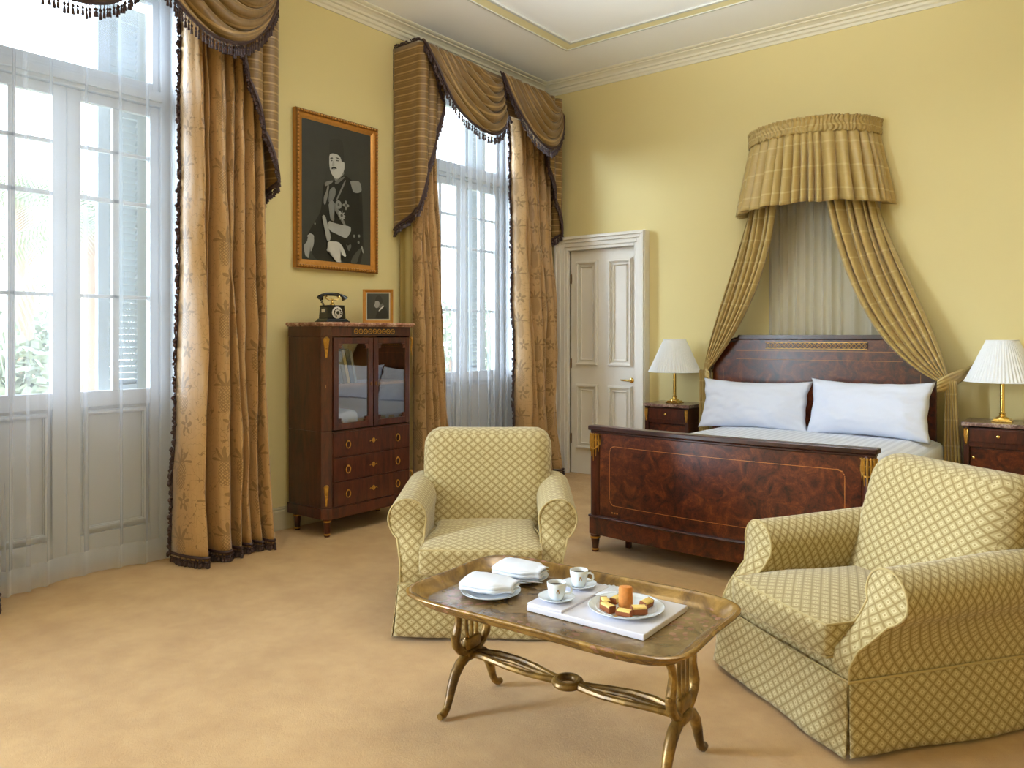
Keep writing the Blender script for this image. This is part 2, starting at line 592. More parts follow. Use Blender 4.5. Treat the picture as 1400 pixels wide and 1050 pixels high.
def T(name, label, cat, loc=(0, 0, 0), rz=0.0, group=None, world=False):
    o = bpy.data.objects.new(name, None)
    COL.objects.link(o)
    o.location = loc
    o.rotation_euler = (0, 0, rz)
    o.empty_display_size = 0.1
    o['label'] = label
    o['category'] = cat
    if group:
        o['group'] = group
    if world:
        WORLD_ROOT[o.name] = loc
    return o

def tag(o, label, cat, group=None, kind=None):
    o['label'] = label
    o['category'] = cat
    if group:
        o['group'] = group
    if kind:
        o['kind'] = kind
    return o

def struct(o):
    o['kind'] = 'structure'
    return o

def copy_tree(o, parent=None, loc=None, rz=None, label=None):
    c = o.copy()
    COL.objects.link(c)
    if parent is not None:
        c.parent = parent
    if loc is not None:
        c.location = loc
    if rz is not None:
        c.rotation_euler = (0, 0, rz)
    if label:
        c['label'] = label
    for ch in list(o.children):
        copy_tree(ch, c)
    return c

def bez(p0, p1, p2, p3, t):
    s = 1 - t
    return Vector(p0) * (s ** 3) + Vector(p1) * (3 * s * s * t) + Vector(p2) * (3 * s * t * t) + Vector(p3) * (t ** 3)

def lerp(a, b, t):
    return a + (b - a) * t

def smooth01(t):
    t = max(0.0, min(1.0, t))
    return t * t * (3 - 2 * t)

# ================================================================= ROOM
XL, YB, ZC = -4.85, 6.73, 4.08
XR, YF = 2.3, -3.2
W1, W2 = 2.03, 5.62                  # window centres along the left wall
HW, ZT = 0.65, 3.72                  # window half width and head height

def wall_with_holes(name, axis, pos, thick, a0, a1, z0, z1, holes, mat):
    """axis 'x': wall plane x = pos running along y; 'y': plane y = pos running along x"""
    mb = MB()
    cuts = sorted(set([a0, a1] + [h for q in holes for h in q[:2]]))
    def add(s0, s1, t0, t1):
        if axis == 'x':
            mb.box(min(pos, pos + thick), max(pos, pos + thick), s0, s1, t0, t1)
        else:
            mb.box(s0, s1, min(pos, pos + thick), max(pos, pos + thick), t0, t1)
    for s0, s1 in zip(cuts[:-1], cuts[1:]):
        mid = (s0 + s1) / 2
        zz = z0
        for h in sorted([q for q in holes if q[0] < mid < q[1]], key=lambda q: q[2]):
            if h[2] > zz:
                add(s0, s1, zz, h[2])
            zz = h[3]
        if zz < z1:
            add(s0, s1, zz, z1)
    return struct(mb.build(name, mat, smooth=False))

fl_ = MB().box(XL - 0.35, XR + 0.3, YF - 0.3, YB + 0.3, -0.12, 0.0).build('floor', M['carpet'], smooth=False)
struct(fl_)
ce = MB().box(XL - 0.35, XR + 0.3, YF - 0.3, YB + 0.3, ZC, ZC + 0.15).build('ceiling', M['ceil'], smooth=False)
struct(ce)
wl = wall_with_holes('wall_left', 'x', XL, -0.35, YF - 0.3, YB, 0.0, ZC,
                     [(W1 - HW, W1 + HW, 0.0, ZT), (W2 - HW, W2 + HW, 0.0, ZT), (-2.3, -0.7, 0.0, ZT)], M['wall'])
DX0, DX1, DZ = -4.51, -3.725, 2.31    # door opening
wb = wall_with_holes('wall_back', 'y', YB, 0.3, XL - 0.35, XR + 0.3, 0.0, ZC, [(DX0, DX1, 0.0, DZ)], M['wall'])
wr = wall_with_holes('wall_right', 'x', XR, 0.3, YF, YB, 0.0, ZC, [], M['wall'])
wf = wall_with_holes('wall_front', 'y', YF, -0.3, XL - 0.35, XR + 0.3, 0.0, ZC, [], M['wall'])

# cornice: stepped profile swept along left and back walls
prof = [(0, 0), (0.012, 0.0), (0.016, 0.022), (0.03, 0.03), (0.036, 0.045), (0.036, 0.052), (0.055, 0.056),
        (0.062, 0.072), (0.085, 0.085), (0.11, 0.09), (0.112, 0.098), (0.135, 0.1), (0.15, 0.108), (0.15, 0.115), (0, 0.115)]
def cornice(name, kind):
    mb = MB()
    b = 0
    pts = []
    for d, z in prof:
        if kind == 'l':
            p0, p1 = (XL + d, YF, 3.965 + z), (XL + d, YB - d, 3.965 + z)
        elif kind == 'b':
            p0, p1 = (XL + d, YB - d, 3.965 + z), (XR - d, YB - d, 3.965 + z)
        else:
            p0, p1 = (XR - d, YB - d, 3.965 + z), (XR - d, YF, 3.965 + z)
        pts.append((p0, p1))
    n = len(pts)
    mb.v = [p for p, q in pts] + [q for p, q in pts]
    for i in range(n):
        j = (i + 1) % n
        mb.face([i, j, n + j, n + i])
    mb.face(list(range(n))); mb.face([n + i for i in range(n)])
    return struct(mb.build(name, M['trimw'], smooth=False))
cornice('trim_1', 'l'); cornice('trim_2', 'b'); cornice('trim_3', 'r')

# painted band on the ceiling with raised edges
BX, BY = -4.04, 5.97
def band(name, w0, w1, zt, mat):
    mb = MB()
    x0, x1, y0, y1 = BX, XR - 0.8, YF + 0.8, BY
    mb.box(x0 + w0, x0 + w1, y0 + w0, y1 - w0, ZC - zt, ZC)
    mb.box(x0 + w1, x1 - w1, y1 - w1, y1 - w0, ZC - zt, ZC)
    mb.box(x1 - w1, x1 - w0, y0 + w0, y1 - w0, ZC - zt, ZC)
    mb.box(x0 + w1, x1 - w1, y0 + w0, y0 + w1, ZC - zt, ZC)
    return struct(mb.build(name, mat, smooth=False))
band('trim_4', 0.0, 0.018, 0.012, M['bandline'])
band('trim_5', 0.018, 0.125, 0.004, M['band'])
band('trim_6', 0.125, 0.15, 0.014, M['bandline'])

# baseboards
def baseboard(name, segs):
    mb = MB()
    for s in segs:
        if s[0] == 'x':
            x, sg, y0, y1 = s[1:]
            mb.box(min(x, x + sg * .02), max(x, x + sg * .02), y0, y1, 0, 0.13)
            mb.box(min(x, x + sg * .028), max(x, x + sg * .028), y0, y1, 0.13, 0.15)
            mb.box(min(x, x + sg * .014), max(x, x + sg * .014), y0, y1, 0.15, 0.168)
        else:
            y, sg, x0, x1 = s[1:]
            mb.box(x0, x1, min(y, y + sg * .02), max(y, y + sg * .02), 0, 0.13)
            mb.box(x0, x1, min(y, y + sg * .028), max(y, y + sg * .028), 0.13, 0.15)
            mb.box(x0, x1, min(y, y + sg * .014), max(y, y + sg * .014), 0.15, 0.168)
    return struct(mb.build(name, M['base'], smooth=False, bevel=0.003))
baseboard('baseboard_left', [('x', XL, 1, YF, -2.3), ('x', XL, 1, -0.7, W1 - HW), ('x', XL, 1, W1 + HW, W2 - HW), ('x', XL, 1, W2 + HW, YB)])
baseboard('baseboard_back', [('y', YB, -1, XL + .03, -4.64), ('y', YB, -1, -3.56, XR - .03)])
baseboard('baseboard_right', [('x', XR, -1, YF, YB)])

# ---------------------------------------------------------------- windows (french windows with a top light)
def moulding_frame(mb, plane, y0, y1, z0, z1, w, h, face):
    """picture-frame moulding; plane(a, b, d): maps to xyz"""
    for k_, (ww, hh) in enumerate(((w, h), (w * 0.55, h * 1.9))):
        o = w * 0.22 if k_ else 0
        a0, a1, b0, b1 = y0 + o, y1 - o, z0 + o, z1 - o
        for (p, q) in (((a0, b0), (a1, b0 + ww)), ((a0, b1 - ww), (a1, b1)), ((a0, b0 + ww), (a0 + ww, b1 - ww)), ((a1 - ww, b0 + ww), (a1, b1 - ww))):
            face(mb, p[0], q[0], p[1], q[1], hh)

def make_window(n, yc):
    X = -5.05
    def bx(mb, y0, y1, z0, z1, x0=X - 0.03, x1=X + 0.02):
        mb.box(x0, x1, yc + y0, yc + y1, z0, z1)
    fr = MB()
    bx(fr, -HW, -0.575, 0, ZT, X - .06, X + .04); bx(fr, 0.575, HW, 0, ZT, X - .06, X + .04)
    bx(fr, -0.575, 0.575, ZT - 0.06, ZT, X - .06, X + .04)
    bx(fr, -0.575, 0.575, 2.94, 3.04, X - .06, X + .05)          # transom bar
    bx(fr, -0.575, 0.575, 2.965, 3.015, X + .05, X + .075)
    bx(fr, -0.575, 0.575, 0, 0.04, X - .06, X + .04)
    # painted lining of the embrasure
    fr.box(X + .04, XL + .002, yc - HW - .004, yc - HW + .012, 0, ZT)
    fr.box(X + .04, XL + .002, yc + HW - .012, yc + HW + .004, 0, ZT)
    fr.box(X + .04, XL + .002, yc - HW, yc + HW, ZT - .012, ZT + .004)
    w = struct(fr.build('window_%d' % n, M['win'], smooth=False, bevel=0.004))
    for s in (-1, 1):
        lf = MB()
        def sb(y0, y1, z0, z1, x0=X - 0.025, x1=X + 0.02):
            a, b = sorted((s * y0, s * y1))
            bx(lf, a, b, z0, z1, x0, x1)
        sb(0.003, 0.08, 0.04, 2.935); sb(0.513, 0.572, 0.04, 2.935)
        sb(0.08, 0.513, 2.872, 2.935); sb(0.08, 0.513, 0.98, 1.079); sb(0.08, 0.513, 0.04, 0.19)
        for z0, z1 in ((2.581, 2.604), (2.267, 2.294), (1.661, 1.684)):
            sb(0.08, 0.513, z0, z1, X - .02, X + .014)
        sb(0.276, 0.317, 1.079, 2.872, X - .02, X + .014)
        sb(0.08, 0.513, 0.19, 0.98, X - .02, X - .005)
        # raised moulding round the solid panel
        def fc(mb, a0, a1, b0, b1, h):
            a, b = sorted((s * a0, s * a1))
            mb.box(X - .005, X - .005 + h, yc + a, yc + b, b0, b1)
        moulding_frame(lf, None, 0.10, 0.495, 0.21, 0.96, 0.03, 0.014, fc)
        leaf = lf.build('sash', M['win'], w, smooth=False, bevel=0.003)
        g = MB(); bx(g, *sorted((s * 0.08, s * 0.513)), 1.079, 2.872, X - .004, X)
        g.build('glass', M['pane'], leaf, smooth=False)
    tl = MB()
    for (a, b, c, d) in ((-.572, -.53, 3.045, 3.655), (.53, .572, 3.045, 3.655), (-.53, .53, 3.045, 3.09), (-.53, .53, 3.62, 3.655)):
        bx(tl, a, b, c, d)
    top = tl.build('top_light', M['win'], w, smooth=False, bevel=0.003)
    g = MB(); bx(g, -.53, .53, 3.09, 3.62, X - .004, X)
    g.build('glass', M['pane'], top, smooth=False)
    return w
make_window(1, W1)
make_window(2, W2)

def make_shutter(loc, s, label):
    """louvred shutter leaf standing outside, local y along the wall (s mirrors it)"""
    r = T('louvred_shutter', label, 'shutter', loc, 0, 'louvred shutters outside the windows')
    mb = MB()
    def b(y0, y1, z0, z1, x0=-.02, x1=.02):
        a, c = sorted((s * y0, s * y1))
        mb.box(x0, x1, a, c, z0, z1)
    b(0, .075, 0, 3.6); b(.255, .32, 0, 3.6)
    for z0, z1 in ((0, .14), (0.95, 1.08), (2.86, 3.02), (3.5, 3.6)):
        b(.075, .255, z0, z1)
    fr = mb.build('frame', M['shutter'], r, smooth=False, bevel=0.003)
    for z0, z1 in ((.14, .95), (1.08, 2.86), (3.02, 3.5)):
        sl = MB()
        n_ = int((z1 - z0) / .042)
        for i in range(n_):
            z = z0 + (i + .5) * (z1 - z0) / n_
            y0, y1 = sorted((s * .075, s * .255))
            k_ = len(sl.v)
            sl.v += [(-.02, y0, z - .02), (.02, y0, z + .014), (.02, y1, z + .014), (-.02, y1, z - .02),
                     (-.02, y0, z - .026), (.02, y0, z + .008), (.02, y1, z + .008), (-.02, y1, z - .026)]
            for q in ((0, 1, 2, 3), (7, 6, 5, 4), (1, 5, 6, 2), (0, 3, 7, 4), (0, 4, 5, 1), (3, 2, 6, 7)):
                sl.face([k_ + a for a in q])
        sl.build('louvre_panel', M['shutter'], r, smooth=False)
    return r
sh = make_shutter((-5.24, W1 + .265, 0.02), 1, 'pale louvred shutter outside the near window, to the right of its open half')
copy_tree(sh, None, (-5.24, W2 + .265, 0.02), None, 'pale louvred shutter outside the far window beside the door corner')

# ---------------------------------------------------------------- panelled door in the back wall
def make_door():
    mb = MB()
    yf = YB + 0.02
    mb.box(DX0, DX1, yf, yf + .045, 0.003, DZ)
    mb.box(DX0 - .05, DX1 + .05, yf + .25, yf + .30, -.05, DZ + .05)  # unseen slab added behind the leaf to stop outside light leaking in
    d = struct(mb.build('door_1', M['door'], smooth=False, bevel=0.002))
    def fcp(mb_, a0, a1, b0, b1, h):
        mb_.box(a0, a1, yf - h, yf, b0, b1)
    px = [(DX0 + .07, DX0 + .335), (DX0 + .455, DX0 + .73)]
    for (a0, a1) in px:
        for (b0, b1) in ((1.12, 2.20), (0.26, 0.93)):
            p = MB()
            moulding_frame(p, None, a0, a1, b0, b1, 0.036, 0.018, fcp)
            moulding_frame(p, None, a0 + .055, a1 - .055, b0 + .055, b1 - .055, 0.014, 0.012, fcp)
            p.build('panel', M['door'], d, smooth=False, bevel=0.004)
    h = MB()
    h.lathe([(0.0, 0), (.026, 0), (.026, .006), (.012, .012), (0.0, .012)], seg=20)
    hv = h.v; h.v = [(DX1 - .065 + x, yf - z, .985 + y) for x, y, z in hv]
    h.tube([(DX1 - .065, yf, .985), (DX1 - .065, yf - .045, .985), (DX1 - .075, yf - .052, .985), (DX1 - .15, yf - .05, .987), (DX1 - .165, yf - .045, .99)],
           [.009, .009, .011, .009, .007], 10)
    h.build('handle', M['brass'], d)['label'] = 'brass lever handle'
    for z in (.36, 1.14, 2.02):
        hg = MB(); hg.tube([(DX0 + .004, yf - .006, z - .05), (DX0 + .004, yf - .006, z + .05)], .008, 8)
        hg.build('hinge', M['ormolu_dark'], d)
    # stepped casing
    cs = MB()
    def ring(w0, w1, y0, y1):
        x0, x1 = DX0 - w1, DX1 + w1
        cs.box(x0, DX0 - w0, y0, y1, 0, DZ + w1)
        cs.box(DX1 + w0, x1, y0, y1, 0, DZ + w1)
        cs.box(DX0 - w0, DX1 + w0, y0, y1, DZ + w0, DZ + w1)
    ring(0.0, 0.032, YB - .05, YB + .05)
    ring(0.032, 0.075, YB - .062, YB)
    ring(0.075, 0.108, YB - .082, YB)
    ring(0.108, 0.128, YB - .105, YB)
    ring(0.128, 0.14, YB - .09, YB)
    struct(cs.build('trim_7', M['door'], smooth=False, bevel=0.004))
make_door()

# ================================================================= OUTDOORS
g = MB().box(-60, XL - .36, -40, 60, -1.2, -1.1).build('ground', M['earth'], smooth=False)
struct(g)
ca, sa = cos(0.6652), sin(0.6652)
def outdoor(u, dist):
    """a spot in the garden seen along horizontal slope u at a depth"""
    return (-sa + u * ca) * dist, (ca + u * sa) * dist

def palm(u, d, h, r, label, seed):
    x, y = outdoor(u, d)
    rn = random.Random(seed)
    t = T('palm_tree', label, 'palm tree', (x, y, -1.1), 0, 'garden palms')
    mb = MB()
    mb.tube([(0.12 * sin(i * .5), 0.08 * cos(i * .7), i * (h / 12)) for i in range(13)], [r * (1.25 - .03 * i) * (1 + .06 * (i % 2)) for i in range(13)], 12)
    mb.build('trunk', M['bark'], t)
    f = MB()
    for i in range(22):
        a = i * 2.399
        el = rn.uniform(-.3, 1.1)
        L = rn.uniform(1.6, 2.3)
        top = Vector((0.1, 0, h))
        path = []
        for j in range(9):
            s = j / 8
            path.append(top + Vector((cos(a) * L * s * cos(el * (1 - s * .3)), sin(a) * L * s * cos(el * (1 - s * .3)), sin(el) * L * s - 1.5 * s * s)))
        side = Vector((-sin(a), cos(a), 0))
        for j in range(8):
            for q in range(5):
                p = path[j].lerp(path[j + 1], q / 5)
                wd = .42 * (1 - abs((j + q / 5) / 8 - .4)) 
                for sg in (-1, 1):
                    e = p + side * sg * wd + Vector((0, 0, -.22)) + (path[j + 1] - path[j]) * .6
                    dd = (path[j + 1] - path[j]) * .12
                    b_ = len(f.v)
                    f.v += [tuple(p), tuple(p + dd), tuple(e)]
                    f.face([b_, b_ + 1, b_ + 2])
    f.build('fronds', M['frond'], t, smooth=False)
    return t
palm(-.632, 16, 5.6, .20, 'tall palm seen through the left half of the near window', 1)
palm(-.545, 10, 4.0, .13, 'thin palm trunk seen just left of the open shutter of the near window', 2)
palm(-.59, 30, 6.2, .20, 'smaller palm farther off between the two nearer trunks', 3)

def shrub(u, d, h, w, label, seed, mat='bush'):
    x, y = outdoor(u, d)
    rn = random.Random(seed)
    t = T('garden_tree', label, 'tree', (x, y, -1.1), 0, 'leafy garden trees')
    mb = MB(); mb.tube([(0, 0, 0), (.05, 0, h * .6)], [.12, .06], 8)
    mb.build('trunk', M['bark'], t)
    f = MB()
    blobs = [(Vector((rn.gauss(0, w * .3), rn.gauss(0, w * .3), h * rn.uniform(.35, .95))), rn.uniform(.3, .55) * w) for _ in range(9)]
    for i in range(2600):
        c_, r_ = blobs[i % 9]
        dv = Vector((rn.gauss(0, 1), rn.gauss(0, 1), rn.gauss(0, 1))).normalized() * r_ * rn.uniform(.7, 1.05)
        p = c_ + dv
        if p.z < .1:
            continue
        a = Vector((rn.gauss(0, 1), rn.gauss(0, 1), rn.gauss(0, 1))).normalized() * .09
        b2 = Vector((rn.gauss(0, 1), rn.gauss(0, 1), rn.gauss(0, 1))).normalized() * .09
        b_ = len(f.v)
        f.v += [tuple(p - a), tuple(p + b2), tuple(p + a), tuple(p - b2)]
        f.face([b_, b_ + 1, b_ + 2, b_ + 3])
    f.build('foliage', M[mat], t, smooth=False)
shrub(-.69, 12, 2.6, 1.5, 'leafy tree at the left edge of the near window', 11)
shrub(-.61, 20, 3.0, 1.9, 'leafy tree between the palm trunks outside the near window', 12)
shrub(-.555, 26, 4.6, 1.9, 'leafy tree outside just left of the open shutter', 13)
shrub(-.08, 24, 3.0, 2.5, 'leafy tree outside the far window', 14)

# ================================================================= CURTAINS
def tassel(mb, p, L, r=.008, seg=5):
    x, y, z = p
    mb.lathe([(r * .3, 0), (r * .3, -L * .35), (r * 1.0, -L * .42), (r * .9, -L * .52), (r * .35, -L * .58), (r * .8, -L * .64), (r * 1.15, -L * .98), (r * .2, -L)],
             (x, y, z), seg)

def fringe_along(path, L, step, seed=3, braid=.009, drop=True, r=.008):
    """braid with hanging tassels along a 3-D polyline"""
    rn = random.Random(seed)
    mb = MB()
    path = [Vector(p) for p in path]
    mb.tube(path, braid, 6)
    acc, nxt = 0.0, step / 2
    for a, b in zip(path[:-1], path[1:]):
        d = (b - a).length
        while d > 0 and nxt <= acc + d:
            p = a.lerp(b, (nxt - acc) / d)
            tassel(mb, (p.x + rn.uniform(-.006, .006), p.y + rn.uniform(-.004, .004), p.z), L * rn.uniform(.85, 1.1), r)
            nxt += step
        acc += d
    return mb

def tufted_edge(path, seed=5, r=.012, step=.016, out=(0, -1, 0)):
    """short looped trimming down a leading edge"""
    rn = random.Random(seed)
    mb = MB()
    path = [Vector(p) for p in path]
    mb.tube(path, r * .5, 5)
    acc, nxt = 0.0, 0.0
    o = Vector(out)
    for a, b in zip(path[:-1], path[1:]):
        d = (b - a).length
        while nxt <= acc + d:
            p = a.lerp(b, (nxt - acc) / max(d, 1e-6)) + o * rn.uniform(.002, .022) + Vector((rn.uniform(-.008, .008), 0, 0))
            q = r * rn.uniform(.45, 1.0)
            mb.lathe([(0, q), (q * .8, q * .4), (q, -q * .2), (q * .5, -q), (0, -q * 1.3)], tuple(p), 5)
            nxt += step
        acc += d
    return mb

def fold_profile(t, brk, sharp=.65):
    """0 in the valleys between breakpoints, 1 on the ridges"""
    t = max(0.0, min(1.0, t))
    for a, b in zip(brk[:-1], brk[1:]):
        if t <= b:
            s = (t - a) / (b - a)
            return abs(sin(pi * s)) ** sharp, min(1.0, (b - a) * 5.0)
    return 0.0, 0.2

def drapery(name, label, group, yt, yb, x0, amp, brk, ztop, edge, seed, mat, back_strip=False):
    """one hanging curtain panel; yt/yb = (left, right) at top/bottom; edge: which side carries the trimming (-1/1)"""
    root = T(name, label, 'curtain', (x0, (yb[0] + yb[1]) / 2, 0.0), 0, group, world=True)
    def fn(u, v):
        w = .02 * noise.noise(Vector((u * 3, v * 2.2, seed)))
        uu = u + .35 * w * (1 - abs(2 * u - 1))
        f, wgt = fold_profile(uu, brk, .55)
        vv = v ** 1.6
        y = lerp(lerp(yt[0], yt[1], u), lerp(yb[0], yb[1], u), vv)
        a = amp * (.6 + .4 * wgt) * (.7 + .55 * v) * (1 + .3 * noise.noise(Vector((u * 5, v * 3, seed + 9))))
        x = x0 - .07 * (1 - v) ** 1.5 - amp * .4 + a * f + .026 * noise.noise(Vector((u * 12, v * 7, seed + 4))) + .012 * noise.noise(Vector((u * 30, v * 16, seed + 7)))
        y += .012 * noise.noise(Vector((u * 6, v * 5, seed + 2))) + .02 * (f - .5) * sin(u * 19)
        z = lerp(ztop, .045, v) 
        if v > .9:
            x += (v - .9) * .35 * f
        return (x, y, z)
    NU, NV = 110, 46
    mb = MB().grid(fn, NU, NV)
    # cloth is cut wider than it hangs: stretch the u coordinate by the fold fullness (arc length is already that)
    mb.build('cloth', mat, root, solid=.004)
    bot = [fn(i / 90, 1.0) for i in range(91)]
    fb = fringe_along([(p[0] + .006, p[1], p[2] + .02) for p in bot], .062, .013, seed, .010, True, .009)
    fb.build('bottom_fringe', M['fringe'], root)
    ue = 0.0 if edge < 0 else 1.0
    ep = [fn(ue, j / 60) for j in range(61)]
    tufted_edge([(p[0] + .004, p[1], p[2]) for p in ep], seed, .015, .012, (0, edge, 0)).build('edge_trimming', M['fringe'], root)
    if back_strip:
        s = MB().grid(lambda u, v: (lerp(XL + .03, x0 - .02, u), back_strip + .01 * sin(u * 9), lerp(ztop, .03, v)), 10, 20)
        s.build('lining_return', M['lining_cream'], root, solid=.004)
    return root

XV = -4.57   # front plane of the pelmets

def valance(yc0, label, group):
    """pelmet with two scarf swags and two jabots; y0 = left end, width 2.04"""
    y0, y1 = yc0, yc0 + 2.04
    ZP = 3.86
    root = T('swag_valance', label, 'valance', (XL, (y0 + y1) / 2, 3.3), 0, group, world=True)
    # flat pelmet: front, two returns
    path = [(XL, y0), (XV, y0), (XV, y1), (XL, y1)]
    def pel(u, v):
        s = u * 3
        i = min(2, int(s)); f = s - i
        return (lerp(path[i][0], path[i + 1][0], f), lerp(path[i][1], path[i + 1][1], f), ZP - v * .34)
    MB().grid(pel, 3, 6, us=[0, 1 / 3 - .001, 1 / 3, 1 / 3 + .001, .5, 2 / 3 - .001, 2 / 3, 2 / 3 + .001, 1]).build('pelmet', M['swag'], root, solid=.02, autos=30)
    MB().box(XL, XV - .01, y0 + .01, y1 - .01, ZP - .02, ZP - .006).build('board', M['lining'], root, smooth=False)
    # swags
    ym = (y0 + y1) / 2
    for si, (a, b) in enumerate(((y0, ym + .02), (ym, y1))):
        def hemcurve(v, u):
            if si == 0:
                e = [(a, ZP - .005), (a + .195, ZP - .66), (a + .745, ZP - .92), (b + .03, ZP - .39)]
            else:
                e = [(a, ZP - .005), (a + .15, ZP - .74), (a + .68, ZP - .90), (b - .02, ZP - .16)]
            t0 = [(a + .66, ZP - .005), (a + .76, ZP - .05), (b - .16, ZP - .13), (b - .01, ZP - .07)]
            w_ = v ** .95
            xs = (XV + .03, XV + .06 + .09 * v, XV + .07 + .12 * v, XV + .03 + (.03 if si == 0 else 0))
            if si == 1:
                xs = (XV + .06, XV + .09 + .09 * v, XV + .07 + .12 * v, XV + .03)
            c_ = [(xs[q], lerp(t0[q][0], e[q][0], w_), lerp(t0[q][1], e[q][1], w_)) for q in range(4)]
            return bez(c_[0], c_[1], c_[2], c_[3], u)
        NF = 5.5
        def fn(u, v):
            p = hemcurve(v, u)
            env = sin(pi * min(1, max(0, u))) ** .5
            ph = v * NF + .25 * sin(u * 5 + si) + .2 * noise.noise(Vector((u * 3, v * 3, si + 1.5)))
            wv = abs(sin(pi * ph)) ** .8
            amp_ = (.038 + .080 * v) * (.35 + .65 * env)
            p.x += amp_ * wv + .006
            p.z += .018 * env * sin(2 * pi * ph) * (.4 + .6 * v)
            return tuple(p)
        mb = MB().grid(fn, 40, 90)
        mb.build('swag', M['swag'], root, solid=.004)
        hem = [fn(i / 60, 1.0) for i in range(61)]
        fringe_along(hem, .088, .024, 21 + si, .012).build('swag_fringe', M['fringe'], root)
        # gathered fringe band running up the joint at the right end
        if si == 0:
            top = [(XV + .075, ym - .01, ZP + .01)] + [(XV + .085 + .02 * sin(t), ym + .0 + .10 * t / 8, ZP - .04 - t * .052) for t in range(0, 9)]
            tufted_edge(top, 31, .014, .011, (0, 1, 0)).build('joint_fringe', M['fringe'], root)
        else:
            top = [(XV + .06, y0 + .005, ZP + .005)] + [(XV + .075, y0 + .02 + .035 * t, ZP - .03 - t * .07) for t in range(0, 7)]
            tufted_edge(top, 33, .014, .011, (0, 1, 0)).build('corner_fringe', M['fringe'], root)
    # jabots: cloth wraps the return and folds on the front
    for s, ye in ((1, y0), (-1, y1)):
        wfront = .34 if s > 0 else .40
        def jb(u, v):
            # u 0..0.4 return (wall to corner), 0.4..1 front with pleats
            if u < .4:
                t = u / .4
                x, y = lerp(XL + .02, XV + .02, t), ye - s * .015 - s * .014 * sin(t * 7) * v
                zb = 2.32 + .16 * t
            else:
                t = (u - .4) / .6
                pl = abs(sin(pi * t * 3.0)) ** .7
                x = XV + .02 + .045 * pl * (1 - .3 * v) + .012
                y = ye + s * (wfront * t * (1 - .12 * v)) - s * .015
                zb = 2.48 + .95 * t ** .95
            zz = lerp(ZP - .01, zb, v)
            return (x, y, zz)
        us_ = [i / 24 * .4 for i in range(25)] + [.4 + i / 60 * .6 for i in range(1, 61)]
        cuts = MB().grid(jb, 0, 30, us=us_, uvmode='z')
        cuts.build('jabot', [M['swag']], root, solid=.005)
        lnr = MB().grid(lambda u, v: tuple(Vector(jb(.4 + .6 * u, .35 + .65 * v)) + Vector((-.02, s * .004, .015))), 30, 16)
        lnr.build('jabot_lining', M['lining'], root)
        hem = [jb(u_, 1.0) for u_ in us_]
        fringe_along([(p[0] + .004, p[1] - s * .004, p[2]) for p in hem], .07, .016, 41 + s, .014, True, .010).build('jabot_fringe', M['fringe'], root)
    # braid along the top of the return
    tufted_edge([(XL + .02, y0 - .01, ZP + .005), (XV + .02, y0 - .01, ZP + .008), (XV + .04, y0 + .03, ZP + .01)], 51, .011, .012, (0, 0, 1)).build('top_braid', M['fringe'], root)
    return root

valance(1.13, 'brown striped swag valance with tassel fringe over the near window, cut by the photo top', 'window valances')
valance(4.555, 'brown striped swag valance with tassel fringe over the far window', 'window valances')

G = 'patterned gold window curtains'
drapery('window_curtain', 'gold pineapple-patterned curtain hanging between the near window and the portrait', G,
        (2.60, 3.13), (2.50, 3.12), -4.61, .20, [0, .20, .27, .48, .62, .73, .86, 1.0], 3.62, -1, 3, M['damask'])
drapery('window_curtain', 'gold patterned curtain at the far window, partly behind the dark cabinet', G,
        (4.63, 4.87), (4.64, 4.99), -4.66, .15, [0, .22, .38, .6, .8, 1.0], 3.62, 1, 5, M['damask'], back_strip=4.60)
drapery('window_curtain', 'gold patterned curtain at the far window, hanging next to the panelled door', G,
        (6.03, 6.56), (6.03, 6.60), -4.63, .18, [0, .14, .3, .52, .66, .86, 1.0], 3.62, -1, 8, M['damask'])
drapery('window_curtain', 'gold patterned curtain at the extreme left edge of the photo, only its dark fringe showing', G,
        (.98, 1.42), (.95, 1.515), -4.60, .09, [0, .2, .4, .6, .8, 1.0], 3.62, 1, 13, M['damask'])

def sheer_curtain(label, y0, y1, x0, seed, n, amp=.022, ztop=3.68):
    root = T('sheer_curtain', label, 'sheer curtain', (x0, (y0 + y1) / 2, 0), 0, 'white sheer window curtains', world=True)
    rn = random.Random(seed)
    ph = [rn.uniform(.8, 1.2) for _ in range(n + 1)]
    br = [0]
    for a in ph[:-1]:
        br.append(br[-1] + a)
    br = [b / br[-1] for b in br]
    def fn(u, v):
        f = 0
        for a, b in zip(br[:-1], br[1:]):
            if u <= b + 1e-9:
                s = (u - a) / (b - a)
                f = exp(-((s - .5) / .13) ** 2)
                break
        w = amp * (.5 + .8 * v)
        return (x0 + w * 2.4 * f + .03 * v * sin(u * 7 + seed) + .012 * noise.noise(Vector((u * 9, v * 2, seed))),
                lerp(y0, y1, u) + .012 * sin(u * 11 + v * 2), lerp(ztop, .012, v))
    MB().grid(fn, 150, 30).build('voile', M['voile'], root)
    return root
sheer_curtain('white sheer curtain over the right part of the near window', 1.70, 2.66, -4.79, 2, 5, .009)
sheer_curtain('white sheer curtain at the left photo edge, lapping nearer the room', 1.30, 1.72, -4.74, 6, 2, .018)
sheer_curtain('white pleated sheer curtain over the far window', 4.98, 6.10, -4.825, 9, 10, .014)

